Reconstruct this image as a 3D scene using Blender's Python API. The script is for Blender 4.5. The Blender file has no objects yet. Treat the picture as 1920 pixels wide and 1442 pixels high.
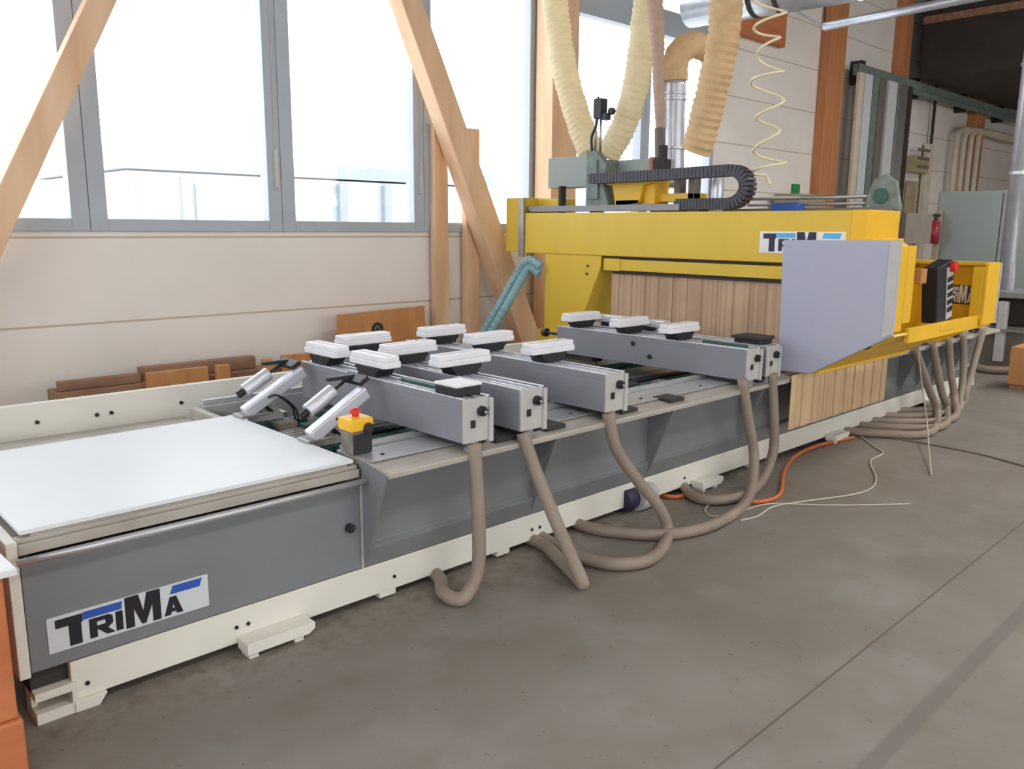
import bpy, bmesh, math, random
from mathutils import Vector, Matrix
random.seed(7)
SC = bpy.context.scene
COL = SC.collection
PI = math.pi
# ------------------------------------------------------------------ camera
W, H, F = 1920.0, 1442.0, 1555.9
YAW, PITCH, ROLL, CH = 0.811868, 0.187859, -0.00823, 1.7
fw = Vector((math.cos(YAW)*math.cos(PITCH), math.sin(YAW)*math.cos(PITCH), -math.sin(PITCH)))
rt0 = Vector((math.sin(YAW), -math.cos(YAW), 0)); dn0 = fw.cross(rt0)
rt = math.cos(ROLL)*rt0 + math.sin(ROLL)*dn0
dn = -math.sin(ROLL)*rt0 + math.cos(ROLL)*dn0
CAM = Vector((0, 0, CH))
cd = bpy.data.cameras.new('camera'); cam = bpy.data.objects.new('camera', cd); COL.objects.link(cam)
cd.sensor_fit = 'HORIZONTAL'; cd.sensor_width = 36; cd.lens = F/W*36; cd.clip_start = .05; cd.clip_end = 300
M3 = Matrix((rt, -dn, -fw)).transposed()
cam.matrix_world = Matrix.Translation(CAM) @ M3.to_4x4()
SC.camera = cam
def P(px, py, **k):
    """survey point: where the sight line of a photo pixel meets the plane x=, y= or z="""
    d = rt*((px-W/2)/F) + dn*((py-H/2)/F) + fw
    a, v = list(k.items())[0]; i = 'xyz'.index(a)
    return CAM + d*((v-CAM[i])/d[i])
# ------------------------------------------------------------------ materials
def lin(c):
    c = c/255.0
    return c/12.92 if c <= .04045 else ((c+.055)/1.055)**2.4
def mat(name, rgb, rough=.55, metal=0., var=.08, scale=6., bump=0., stretch=(1, 1, 1), rgb2=None, spec=.5, detail=4.):
    m = bpy.data.materials.new(name); m.use_nodes = True
    nt = m.node_tree; n = nt.nodes; l = nt.links; b = n['Principled BSDF']
    b.inputs['Roughness'].default_value = rough; b.inputs['Metallic'].default_value = metal
    b.inputs['Specular IOR Level'].default_value = spec
    c1 = [lin(v) for v in rgb]
    c2 = [lin(v) for v in rgb2] if rgb2 else [v*(1-var*2) for v in c1]
    tc = n.new('ShaderNodeTexCoord'); mp = n.new('ShaderNodeMapping'); mp.inputs['Scale'].default_value = stretch
    nz = n.new('ShaderNodeTexNoise'); nz.inputs['Scale'].default_value = scale; nz.inputs['Detail'].default_value = detail
    cr = n.new('ShaderNodeValToRGB')
    cr.color_ramp.elements[0].position = .3; cr.color_ramp.elements[1].position = .7
    cr.color_ramp.elements[0].color = (*c2, 1); cr.color_ramp.elements[1].color = (*c1, 1)
    l.new(tc.outputs['Object'], mp.inputs['Vector']); l.new(mp.outputs['Vector'], nz.inputs['Vector'])
    l.new(nz.outputs['Fac'], cr.inputs['Fac']); l.new(cr.outputs['Color'], b.inputs['Base Color'])
    if bump:
        bp = n.new('ShaderNodeBump'); bp.inputs['Strength'].default_value = bump; bp.inputs['Distance'].default_value = .02
        l.new(nz.outputs['Fac'], bp.inputs['Height']); l.new(bp.outputs['Normal'], b.inputs['Normal'])
    return m
M = {}
M['grey'] = mat('grey_paint', (128, 131, 133), .45, 0, .06, 2.)
M['grey2'] = mat('console_grey_paint', (140, 141, 148), .45, 0, .05, 3.)
M['guard'] = mat('light_grey_guard_paint', (176, 177, 195), .5, 0, .02, 1.5)
M['endplate'] = mat('light_metal_end_plate', (196, 194, 190), .45, .1, .06, 8.)
M['cream'] = mat('off_white_paint', (232, 229, 218), .5, 0, .05, 3.)
M['ledge'] = mat('worn_aluminium_ledge', (184, 177, 166), .5, .1, .12, 7., stretch=(.6, 2, 2))
M['yellow'] = mat('yellow_paint', (226, 190, 62), .42, 0, .05, 2.)
M['yellow2'] = mat('deep_yellow_paint', (240, 190, 40), .45, 0, .05, 3.)
M['white'] = mat('white_laminate', (226, 230, 232), .4, 0, .02, 2.)
M['pad'] = mat('white_pad_plastic', (236, 236, 240), .45, 0, .04, 12.)
M['black'] = mat('black_plastic', (34, 34, 40), .5, 0, .1, 9.)
M['chain'] = mat('dark_grey_chain_plastic', (62, 62, 72), .5, 0, .15, 20.)
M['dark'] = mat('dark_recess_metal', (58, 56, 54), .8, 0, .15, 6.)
M['bedin'] = mat('dusty_bed_metal', (150, 142, 128), .75, 0, .2, 9., rgb2=(96, 90, 84))
M['steel'] = mat('bare_steel', (178, 178, 176), .35, .7, .1, 12.)
M['rail'] = mat('brushed_steel_rail', (200, 202, 204), .35, .5, .08, 14., stretch=(.3, 4, 4))
M['alu'] = mat('aluminium', (222, 224, 232), .35, .35, .05, 8.)
M['galv'] = mat('galvanised_sheet', (206, 210, 218), .32, .55, .08, 9.)
M['green'] = mat('green_grey_paint', (128, 142, 134), .6, 0, .2, 14., rgb2=(100, 112, 108))
M['teal'] = mat('teal_corrugated_plastic', (140, 180, 186), .45, 0, .08, 14.)
M['dkgreen'] = mat('dark_green_plastic', (50, 92, 84), .5, 0, .15, 14.)
M['hose'] = mat('brown_vacuum_hose', (152, 136, 122), .6, 0, .1, 5.)
M['duct'] = mat('cream_fabric_duct', (250, 240, 212), .7, 0, .06, 9.)
M['duct2'] = mat('shaded_tan_duct', (236, 208, 164), .7, 0, .08, 9.)  # tan carries the shade on the right duct; the elbow shares it
M['duct3'] = mat('pinkish_fabric_duct', (214, 190, 172), .7, 0, .06, 9.)
M['sheer'] = mat('clear_cable_sheath', (196, 188, 172), .5, 0, .05, 9.)
M['coil'] = mat('cream_coiled_plastic', (238, 226, 190), .4, 0, .03, 9.)
M['orange'] = mat('orange_cable_rubber', (206, 112, 62), .5, 0, .05, 9.)
M['red'] = mat('red_plastic', (216, 44, 40), .4, 0, .03, 9.)
M['dkred'] = mat('dark_red_enamel', (150, 40, 52), .4, 0, .05, 9.)
M['ylwplastic'] = mat('yellow_plastic', (248, 190, 40), .4, 0, .04, 9.)
M['blue'] = mat('blue_sign_ink', (44, 86, 176), .5, 0, .01, 3.)
M['sky'] = mat('light_blue_sign_ink', (90, 180, 236), .5, 0, .01, 3.)
M['navy'] = mat('dark_navy_sign_ink', (40, 34, 62), .5, 0, .02, 3.)
M['ink'] = mat('black_sign_ink', (30, 26, 34), .5, 0, .02, 3.)
M['signw'] = mat('white_sign_vinyl', (232, 234, 238), .45, 0, .01, 3.)
M['signs'] = mat('silver_sign_vinyl', (212, 216, 220), .45, 0, .02, 3.)
M['signd'] = mat('dark_sign_vinyl', (48, 52, 72), .5, 0, .02, 3.)
M['frame'] = mat('grey_blue_window_frame', (178, 186, 195), .5, .0, .04, 2.)
M['wood'] = mat('planed_spruce', (238, 203, 168), .6, 0, .1, 5., stretch=(1, 1, .15), rgb2=(216, 172, 134))
M['wood2'] = mat('orange_glulam_timber', (206, 138, 90), .6, 0, .1, 6., stretch=(2, 2, .15), rgb2=(180, 116, 74))
M['woodo'] = mat('oiled_orange_wood', (206, 126, 80), .55, 0, .1, 5., stretch=(.3, .3, 2), rgb2=(180, 102, 62))
M['ply'] = mat('orange_plywood', (204, 148, 92), .6, 0, .08, 5., stretch=(2, .4, .4), rgb2=(182, 124, 74))
M['timber'] = mat('rough_brown_timber', (164, 126, 98), .75, 0, .12, 6., stretch=(.4, 2, 2), rgb2=(126, 94, 74))
M['wallblock'] = mat('wall_switchgear_beige', (176, 160, 130), .6)
M['greyboard'] = mat('grey_laminate_board', (158, 168, 165), .6, 0, .06, 1.2)
M['brownbox'] = mat('brown_grey_enamel', (122, 114, 104), .6, 0, .1, 5.)
M['pipew'] = mat('cream_painted_pipe', (222, 210, 188), .5)
M['platform'] = mat('shaded_dark_brown_steel', (62, 54, 48), .8, 0, .15, 3.)  # the platform's overhead shade is put into this dark colour
M['shed'] = mat('pale_sheet_metal', (172, 178, 182), .6, 0, .03, 1.)
M['shed2'] = mat('pale_blue_sheet_metal', (146, 154, 164), .6, 0, .05, 1.)
M['outground'] = mat('pale_yard_gravel', (232, 232, 230), .9, 0, .05, 1.)
M['exit'] = mat('green_sign_plastic', (40, 150, 90), .5)

for k_, rough_ in (('duct', .5), ('duct2', .35), ('duct3', .35)):   # thin fabric lets some daylight through
    nt_ = M[k_].node_tree; pb = nt_.nodes['Principled BSDF']; out_ = nt_.nodes['Material Output']
    tl = nt_.nodes.new('ShaderNodeBsdfTranslucent'); mxs = nt_.nodes.new('ShaderNodeMixShader'); mxs.inputs[0].default_value = rough_
    nt_.links.new(pb.inputs['Base Color'].links[0].from_socket, tl.inputs['Color'])
    nt_.links.new(pb.outputs[0], mxs.inputs[1]); nt_.links.new(tl.outputs[0], mxs.inputs[2]); nt_.links.new(mxs.outputs[0], out_.inputs['Surface'])
def planks_mat(name, c1, c2, c3, axis, scale):
    """vertical strips: brightness steps from strip to strip"""
    m = mat(name, c1, .7, 0, .1, 3., rgb2=c2)
    nt = m.node_tree; n = nt.nodes; l = nt.links; b = n['Principled BSDF']
    tc = n.new('ShaderNodeTexCoord'); sp = n.new('ShaderNodeSeparateXYZ'); mu = n.new('ShaderNodeMath'); fl = n.new('ShaderNodeMath')
    mu.operation = 'MULTIPLY'; mu.inputs[1].default_value = scale; fl.operation = 'FLOOR'
    wn = n.new('ShaderNodeTexWhiteNoise'); wn.noise_dimensions = '1D'
    l.new(tc.outputs['Object'], sp.inputs[0]); l.new(sp.outputs[axis], mu.inputs[0]); l.new(mu.outputs[0], fl.inputs[0]); l.new(fl.outputs[0], wn.inputs['W'])
    mx = n.new('ShaderNodeMixRGB'); mx.blend_type = 'MIX'
    old = b.inputs['Base Color'].links[0].from_socket
    fa = n.new('ShaderNodeMath'); fa.operation = 'MULTIPLY'; fa.inputs[1].default_value = .55
    l.new(wn.outputs['Value'], fa.inputs[0]); l.new(fa.outputs[0], mx.inputs['Fac']); l.new(old, mx.inputs['Color1'])
    mx.inputs['Color2'].default_value = (*[lin(v) for v in c3], 1)
    l.new(mx.outputs['Color'], b.inputs['Base Color'])
    return m
M['curtain'] = planks_mat('tan_strip_curtain', (204, 174, 144), (184, 156, 128), (166, 132, 106), 'Y', 42)
M['curtain2'] = planks_mat('tan_side_strip_curtain', (222, 194, 154), (202, 174, 136), (184, 150, 114), 'X', 30)

def wall_mat():
    m = mat('painted_concrete_panel', (240, 233, 227), .8, 0, .04, 1.2, rgb2=(230, 223, 216))
    nt = m.node_tree; n = nt.nodes; l = nt.links; b = n['Principled BSDF']
    tc = n.new('ShaderNodeTexCoord'); sp = n.new('ShaderNodeSeparateXYZ')
    l.new(tc.outputs['Object'], sp.inputs[0])
    # horizontal joints between the sandwich panels: z = 0.40 + k*0.60
    a = n.new('ShaderNodeMath'); a.operation = 'ADD'; a.inputs[1].default_value = -0.36
    md = n.new('ShaderNodeMath'); md.operation = 'PINGPONG'; md.inputs[1].default_value = .31
    lt = n.new('ShaderNodeMath'); lt.operation = 'LESS_THAN'; lt.inputs[1].default_value = .008
    l.new(sp.outputs['Z'], a.inputs[0]); l.new(a.outputs[0], md.inputs[0]); l.new(md.outputs[0], lt.inputs[0])
    mx = n.new('ShaderNodeMixRGB'); mx.inputs['Color2'].default_value = (*[lin(v) for v in (198, 182, 162)], 1)
    old = b.inputs['Base Color'].links[0].from_socket
    l.new(lt.outputs[0], mx.inputs['Fac']); l.new(old, mx.inputs['Color1']); l.new(mx.outputs['Color'], b.inputs['Base Color'])
    return m
M['wall'] = wall_mat()
M['plain'] = mat('plain_plaster', (196, 190, 180), .85, 0, .03, 1.)
M['ceil'] = mat('dark_roof_sheeting', (96, 88, 78), .9, 0, .1, 2.)

def floor_mat():
    m = mat('worn_screed', (140, 134, 126), .62, 0, .1, .9, bump=.0, rgb2=(124, 116, 106), detail=8.)
    nt = m.node_tree; n = nt.nodes; l = nt.links; b = n['Principled BSDF']
    tc = n.new('ShaderNodeTexCoord')
    col = b.inputs['Base Color'].links[0].from_socket
    def mix(fac, col, rgb, amt):
        mu = n.new('ShaderNodeMath'); mu.operation = 'MULTIPLY'; mu.inputs[1].default_value = amt; l.new(fac, mu.inputs[0])
        mx = n.new('ShaderNodeMixRGB'); l.new(mu.outputs[0], mx.inputs['Fac']); l.new(col, mx.inputs['Color1'])
        mx.inputs['Color2'].default_value = (*[lin(v) for v in rgb], 1); return mx.outputs['Color']
    def noise(scale, lo, hi, det=6.):
        z = n.new('ShaderNodeTexNoise'); z.inputs['Scale'].default_value = scale; z.inputs['Detail'].default_value = det
        l.new(tc.outputs['Object'], z.inputs['Vector'])
        r = n.new('ShaderNodeMapRange'); r.inputs['From Min'].default_value = lo; r.inputs['From Max'].default_value = hi
        l.new(z.outputs['Fac'], r.inputs['Value']); return r.outputs['Result']
    col = mix(noise(2.2, .5, .7), col, (148, 143, 137), .6)
    col = mix(noise(26., .66, .74, 3.), col, (92, 80, 66), .55)       # specks of sawdust and dirt
    col = mix(noise(5., .55, .75), col, (120, 104, 88), .4)
    # a thin saw-cut line and a wide tyre mark on the floor, along x
    sp = n.new('ShaderNodeSeparateXYZ'); l.new(tc.outputs['Object'], sp.inputs[0])
    def stripe(p0, p1, w, rgb, amt, soft):
        dx, dy = p1.x-p0.x, p1.y-p0.y; L = math.hypot(dx, dy); nx, ny = -dy/L, dx/L; c = nx*p0.x+ny*p0.y
        m1 = n.new('ShaderNodeMath'); m1.operation = 'MULTIPLY'; m1.inputs[1].default_value = nx; l.new(sp.outputs['X'], m1.inputs[0])
        m2 = n.new('ShaderNodeMath'); m2.operation = 'MULTIPLY_ADD'; m2.inputs[1].default_value = ny; l.new(sp.outputs['Y'], m2.inputs[0]); l.new(m1.outputs[0], m2.inputs[2])
        m3 = n.new('ShaderNodeMath'); m3.operation = 'SUBTRACT'; m3.inputs[1].default_value = c; l.new(m2.outputs[0], m3.inputs[0])
        m4 = n.new('ShaderNodeMath'); m4.operation = 'ABSOLUTE'; l.new(m3.outputs[0], m4.inputs[0])
        r = n.new('ShaderNodeMapRange'); r.inputs['From Min'].default_value = w+soft; r.inputs['From Max'].default_value = w
        l.new(m4.outputs[0], r.inputs['Value'])
        return mix(r.outputs['Result'], col, rgb, amt)
    col = stripe(P(1340, 1442, z=0), P(1730, 1130, z=0), .003, (92, 78, 68), .8, .003)
    col = stripe(P(1625, 1442, z=0), P(1900, 1165, z=0), .022, (112, 104, 98), .6, .016)
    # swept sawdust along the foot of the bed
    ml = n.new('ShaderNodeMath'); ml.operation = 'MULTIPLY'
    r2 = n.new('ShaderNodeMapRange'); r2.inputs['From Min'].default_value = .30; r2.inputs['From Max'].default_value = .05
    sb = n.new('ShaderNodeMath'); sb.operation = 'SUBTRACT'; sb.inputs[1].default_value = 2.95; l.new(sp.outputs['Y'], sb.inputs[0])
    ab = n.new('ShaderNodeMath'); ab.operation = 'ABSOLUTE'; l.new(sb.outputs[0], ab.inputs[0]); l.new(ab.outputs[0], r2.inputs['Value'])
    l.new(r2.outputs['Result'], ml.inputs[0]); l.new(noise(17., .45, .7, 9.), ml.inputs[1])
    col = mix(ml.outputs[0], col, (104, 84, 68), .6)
    l.new(col, b.inputs['Base Color'])
    return m
M['floor'] = floor_mat()
def glass_mat():
    m = bpy.data.materials.new('window_glass'); m.use_nodes = True; nt = m.node_tree; nt.nodes.clear()
    o = nt.nodes.new('ShaderNodeOutputMaterial'); a = nt.nodes.new('ShaderNodeBsdfTransparent'); g = nt.nodes.new('ShaderNodeBsdfGlossy')
    g.inputs['Roughness'].default_value = .03; x = nt.nodes.new('ShaderNodeMixShader'); x.inputs[0].default_value = .05
    nt.links.new(a.outputs[0], x.inputs[1]); nt.links.new(g.outputs[0], x.inputs[2]); nt.links.new(x.outputs[0], o.inputs[0])
    return m
M['glass'] = glass_mat()
# ------------------------------------------------------------------ mesh builder
class MB:
    def __init__(s): s.v = []; s.f = []
    def add(s, vs, fs):
        o = len(s.v); s.v += [Vector(v) for v in vs]; s.f += [tuple(i+o for i in f) for f in fs]; return s
    def box(s, x0, x1, y0, y1, z0, z1):
        v = [(x, y, z) for x in (x0, x1) for y in (y0, y1) for z in (z0, z1)]
        return s.add(v, [(0, 1, 3, 2), (4, 6, 7, 5), (0, 4, 5, 1), (2, 3, 7, 6), (0, 2, 6, 4), (1, 5, 7, 3)])
    def obox(s, c, ax, ay, az, h):
        c = Vector(c); ax, ay, az = Vector(ax)*h[0], Vector(ay)*h[1], Vector(az)*h[2]
        v = [c+i*ax+j*ay+k*az for i in (-1, 1) for j in (-1, 1) for k in (-1, 1)]
        return s.add(v, [(0, 1, 3, 2), (4, 6, 7, 5), (0, 4, 5, 1), (2, 3, 7, 6), (0, 2, 6, 4), (1, 5, 7, 3)])
    def bar(s, p0, p1, w, h, up=(0, 0, 1)):
        p0, p1 = Vector(p0), Vector(p1); d = (p1-p0); L = d.length; d.normalize(); up = Vector(up)
        if abs(d.dot(up)) > .99: up = Vector((1, 0, 0))
        a = d.cross(up).normalized(); b = a.cross(d)
        return s.obox((p0+p1)/2, d, a, b, (L/2, w/2, h/2))
    def prism(s, poly, axis, a, b):
        def mk(u, v, t): return {'x': (t, u, v), 'y': (u, t, v), 'z': (u, v, t)}[axis]
        n = len(poly); vs = [mk(u, v, a) for u, v in poly]+[mk(u, v, b) for u, v in poly]
        fs = [tuple(range(n)), tuple(range(2*n-1, n-1, -1))]+[(i, (i+1) % n, n+(i+1) % n, n+i) for i in range(n)]
        return s.add(vs, fs)
    def tube(s, pts, r, n=10, ribs=0, ribh=0.):
        pts = [Vector(p) for p in pts]; m = len(pts); o = len(s.v)
        rr = r if isinstance(r, (list, tuple)) else [r]*m
        t0 = (pts[1]-pts[0]).normalized(); ref = Vector((0, 0, 1)) if abs(t0.z) < .9 else Vector((1, 0, 0))
        a = t0.cross(ref).normalized(); vs = []
        for i, p in enumerate(pts):
            t = (pts[min(i+1, m-1)]-pts[max(i-1, 0)]).normalized()
            a = (a-t*a.dot(t)).normalized(); b = t.cross(a)
            for k in range(n):
                an = 2*PI*k/n; vs.append(p+(a*math.cos(an)+b*math.sin(an))*rr[i])
        fs = []
        for i in range(m-1):
            for k in range(n): fs.append((i*n+k, i*n+(k+1) % n, (i+1)*n+(k+1) % n, (i+1)*n+k))
        fs += [tuple(range(n-1, -1, -1)), tuple((m-1)*n+k for k in range(n))]
        return s.add(vs, fs)
    def cyl(s, p0, p1, r, n=18, r1=None): return s.tube([p0, p1], [r, r if r1 is None else r1], n)
    def ring(s, c, ax, r0, r1, h, n=20):
        ax = Vector(ax).normalized(); c = Vector(c); ref = Vector((0, 0, 1)) if abs(ax.z) < .9 else Vector((1, 0, 0))
        a = ax.cross(ref).normalized(); b = ax.cross(a); vs = []
        for k in range(n):
            d = a*math.cos(2*PI*k/n)+b*math.sin(2*PI*k/n)
            vs += [c+d*r0-ax*h/2, c+d*r1-ax*h/2, c+d*r1+ax*h/2, c+d*r0+ax*h/2]
        fs = []
        for k in range(n):
            q = (k+1) % n
            for j in range(4): fs.append((4*k+j, 4*q+j, 4*q+(j+1) % 4, 4*k+(j+1) % 4))
        return s.add(vs, fs)
    def dome(s, c, r, h, n=16, m=5):
        c = Vector(c); vs = []; fs = []
        for i in range(m):
            a = i/(m)*PI/2
            for k in range(n): vs.append(c+Vector((math.cos(2*PI*k/n)*r*math.cos(a), math.sin(2*PI*k/n)*r*math.cos(a), h*math.sin(a))))
        vs.append(c+Vector((0, 0, h)))
        for i in range(m-1):
            for k in range(n): fs.append((i*n+k, i*n+(k+1) % n, (i+1)*n+(k+1) % n, (i+1)*n+k))
        for k in range(n): fs.append(((m-1)*n+k, (m-1)*n+(k+1) % n, m*n))
        fs.append(tuple(range(n-1, -1, -1)))
        return s.add(vs, fs)
    def build(s, name, m, parent=None, bevel=0., smooth=False, seg=2):
        off = Vector((0, 0, 0)); q = parent
        while q is not None: off += q.location; q = q.parent
        me = bpy.data.meshes.new(name); bm = bmesh.new()
        vv = [bm.verts.new(v-off) for v in s.v]
        for f in s.f:
            try: bm.faces.new([vv[i] for i in f])
            except ValueError: pass
        bmesh.ops.recalc_face_normals(bm, faces=bm.faces)
        bm.to_mesh(me); bm.free(); me.materials.append(M[m] if isinstance(m, str) else m)
        o = bpy.data.objects.new(name, me); COL.objects.link(o)
        if parent is not None: o.parent = parent
        if smooth:
            for p in me.polygons: p.use_smooth = len(p.vertices) == 4 or len(p.vertices) == 3
        if bevel:
            b = o.modifiers.new('bevel', 'BEVEL'); b.width = bevel; b.segments = seg; b.limit_method = 'ANGLE'
        return o
def thing(name, loc, label, cat, group=None):
    o = bpy.data.objects.new(name, None); COL.objects.link(o); o.location = Vector(loc); o.empty_display_size = .05
    return tag(o, label, cat, group)
def tag(o, label, cat, group=None):
    o['label'] = label; o['category'] = cat
    if group: o['group'] = group
    return o
def struct(o): o['kind'] = 'structure'; return o
def copy_tree(o, parent=None):
    c = o.copy(); COL.objects.link(c)
    if parent is not None: c.parent = parent
    for ch in o.children: copy_tree(ch, c)
    return c
def spline(pts, n=8):
    """Catmull-Rom through pts"""
    p = [Vector(q) for q in pts]; p = [p[0]*2-p[1]]+p+[p[-1]*2-p[-2]]; out = []
    for i in range(1, len(p)-2):
        for k in range(n):
            t = k/n; a, b, c, d = p[i-1], p[i], p[i+1], p[i+2]
            out.append(.5*((2*b)+(c-a)*t+(2*a-5*b+4*c-d)*t*t+(3*b-a-3*c+d)*t*t*t))
    out.append(p[-2]); return out
YF = 3.0          # front face of the machine bed
YB = 5.0          # its back
YW = 6.5          # inner face of the window wall
# ------------------------------------------------------------------ setting
X0, X1, Y0 = -5.0, 25.0, -8.0
ZC = 5.9
struct(MB().box(X0-.2, X1+.2, Y0-.2, YW+.3, -.15, 0).build('floor', 'floor'))
struct(MB().box(X0-.2, X1+.2, Y0-.2, YW+.3, ZC, ZC+.15).build('ceiling', 'ceil'))
struct(MB().box(X0-.2, X0, Y0, YW, 0, ZC).build('wall_left', 'plain'))
struct(MB().box(X1, X1+.2, Y0, YW, 0, ZC).build('wall_right', 'plain'))
struct(MB().box(X0, X1, Y0-.2, Y0, 0, ZC).build('wall_front', 'plain'))
ZS, ZT, ZU = 1.645, 4.17, 5.5                # window sill, head of lower lights, head of upper lights
wx = [-2.4, -.9, .55, 1.965, 3.475, 4.965, 6.46]  # centres of the mullions
wr = [6.95, 8.32, 9.80]
wb = MB(); wb.box(X0, wx[0], YW, YW+.25, 0, ZC); wb.box(wx[0], wr[-1], YW, YW+.25, 0, ZS)
wb.box(wx[0], wr[-1], YW, YW+.25, ZU, ZC); wb.box(wx[-1], wr[0], YW, YW+.25, ZS, ZU)
wb.box(wr[-1], X1, YW, YW+.25, 0, ZC)
struct(wb.build('wall_back', 'wall'))
n = 0
for (a, b) in [(wx[i], wx[i+1]) for i in range(6)]+[(wr[0], wr[1]), (wr[1], wr[2])]:
    n += 1; f = MB(); s = .122 if a < 4.9 else .1
    if a >= wr[0]: s = .085
    y0, y1 = YW-.03, YW+.10
    f.box(a+.002, a+s, y0, y1, ZS, ZU); f.box(b-s, b-.002, y0, y1, ZS, ZU)
    f.box(a+s, b-s, y0, y1, ZS, ZS+.088); f.box(a+s, b-s, y0, y1, ZU-.09, ZU)
    tz = 3.99 if a >= wr[0] else ZT
    f.box(a+s, b-s, y0, y1, tz, 4.28)
    w = struct(f.build('window_%d' % n, 'frame', bevel=.004))
    MB().box(a+s-.01, b-s+.01, YW+.04, YW+.05, ZS+.08, ZU-.08).build('pane', 'glass', w)
    if 1.9 < a < 4: 
        g = MB()
        g.box(b-.05, b-.042, y0-.012, y0, 2.05, ZU); g.box(b-.062, b-.03, y0-.022, y0, 2.0, 2.3)
        g.build('opening_rod', 'endplate', w)
# no windows built behind the camera; added area lights stand in for their daylight
# timber post between the windows, second post and head beam
struct(MB().box(6.42, 6.80, 6.20, 6.44, 0, ZC).build('trim_1', 'wood'))
struct(MB().box(6.80, 6.98, 6.36, 6.46, 0, ZC).build('trim_2', 'wood2'))
struct(MB().box(12.56, 13.10, 6.34, YW-.005, 0, ZC).build('trim_3', 'wood2', bevel=.01))
struct(MB().box(9.86, 11.36, 6.40, YW-.005, 4.23, 4.75).build('trim_4', 'woodo', bevel=.01))
struct(MB().box(15.15, 15.42, 6.30, YW-.005, 4.22, ZC).build('trim_5', 'wood2', bevel=.01))
struct(MB().box(19.0, 19.45, 6.30, YW-.005, 0, ZC).build('trim_6', 'wood2', bevel=.01))
# ------------------------------------------------------------------ outside: yard and shed
tag(MB().box(-30, 90, YW+.6, 90, -.4, -.3).build('yard_ground', 'outground'), 'pale overexposed yard ground outside the windows', 'ground')['kind'] = 'structure'
sh = thing('warehouse', (7.4, 22, -.3), 'pale flat-roofed warehouse seen through the windows across the yard', 'building')
MB().box(7.6, 19.5, 22, 30, -.3, 3.0).build('wall', 'shed', sh)
MB().box(7.35, 19.8, 21.9, 30.1, 3.05, 3.42).build('roof_band', 'shed2', sh)
for a in (7.8, 8.9, 11.9, 13.6, 15.2, 17.2):
    MB().box(a, a+.25, 21.8, 22, -.3, 2.9).build('post', 'shed2', sh)
MB().box(9.3, 11.2, 21.9, 22, -.3, 2.75).build('door', 'shed', sh)
# ------------------------------------------------------------------ machine bed
bed = thing('machine_bed', (.57, YF, 0), 'long grey and off-white machine bed standing on the screed floor by the window wall', 'machine bed')
XE = 9.8
def bpart(mb, name, m, bevel=.003, parent=bed, **k): return mb.build(name, m, parent, bevel, **k)
# off-white base frame, front and back rail, feet
b = MB(); b.box(.72, XE, YF, YF+.14, .04, .185)
b.prism([(.72, .04), (.72, .0), (.80, .0), (.83, .04)], 'y', YF-.02, YF+.1)
for x in (2.02, 2.75, 3.9, 5.2, 7.7, 9.0): b.box(x, x+.09, YF+.002, YF+.10, .012, .042)
bpart(b, 'base_frame', 'cream')
b = MB(); b.box(.72, XE, YB-.12, YB, .04, .2); bpart(b, 'rear_base_frame', 'cream')
for i, x in enumerate((1.33, 4.48, 6.35, 8.4)):
    L = .30 if i == 0 else .24
    f = MB(); f.prism([(x, .022), (x+L-.03, .022), (x+L, .04), (x+L, .068), (x, .068)], 'y', YF-.095, YF-.003); f.box(x+.01, x+.05, YF-.085, YF-.01, 0, .022); f.box(x+L-.09, x+L-.05, YF-.085, YF-.01, 0, .022)
    bpart(f, 'levelling_foot', 'cream', .002)
f = MB(); f.box(.60, .735, YF-.015, YF+.12, .085, .115); f.box(.60, .735, YF-.015, YF+.12, 0.0, .04); f.box(.715, .735, YF-.016, YF+.12, .04, .085)
f.box(.60, .62, YF+.05, YF+.12, .04, .085)
bpart(f, 'end_foot', 'cream', .002)
for x, z in ((1.33, .11), (1.38, .11), (.77, .09), (3.0, .1), (3.06, .1), (4.4, .1), (2.1, .1), (5.6, .1)):
    bpart(MB().cyl((x, YF-.006, z), (x, YF+.01, z), .008, 10), 'frame_bolt', 'black', 0)
# lower grey core behind everything and dark block for the shade in the open frame end
b = MB(); b.box(.62, 1.91, YF+.03, YB-.05, .19, .55); b.box(1.93, XE-.02, YF+.03, YB-.05, .19, .50)
bpart(b, 'bed_core', 'bedin')
b = MB(); b.box(.60, .72, YF+.03, YB-.15, .10, .19); bpart(b, 'opening_shade_block', 'dark', 0)  # solid block, its dark colour paints the shade of the hollow
# end plate: thin off-white sheet with a folded front edge
b = MB(); b.box(.565, .60, YF-.0, YB, .175, .665)
bpart(b, 'end_plate', 'cream')
# grey front cladding (tray section)
b = MB(); b.prism([(YF, .19), (YF, .585), (YF+.012, .60), (YF+.03, .60), (YF+.03, .19)], 'x', .602, 1.925)
bpart(b, 'front_panel', 'grey')
b = MB(); b.box(1.926, 1.936, YF-.004, YF+.03, .19, .60); bpart(b, 'panel_joint_strip', 'endplate', 0)
b = MB(); b.cyl((.585, YF-.045, .607), (2.05, YF-.045, .607), .0135, 12)
for x in (.62, 1.25, 1.9): b.bar((x, YF-.045, .60), (x, YF+.005, .60), .014, .014)
bpart(b, 'front_handrail', 'rail', 0, smooth=True)
b = MB(); b.cyl((1.865, YF-.022, .397), (1.865, YF, .397), .021, 16); b.cyl((1.865, YF-.03, .397), (1.865, YF-.022, .397), .012, 12)
bpart(b, 'round_knob', 'black', .002)
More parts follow.
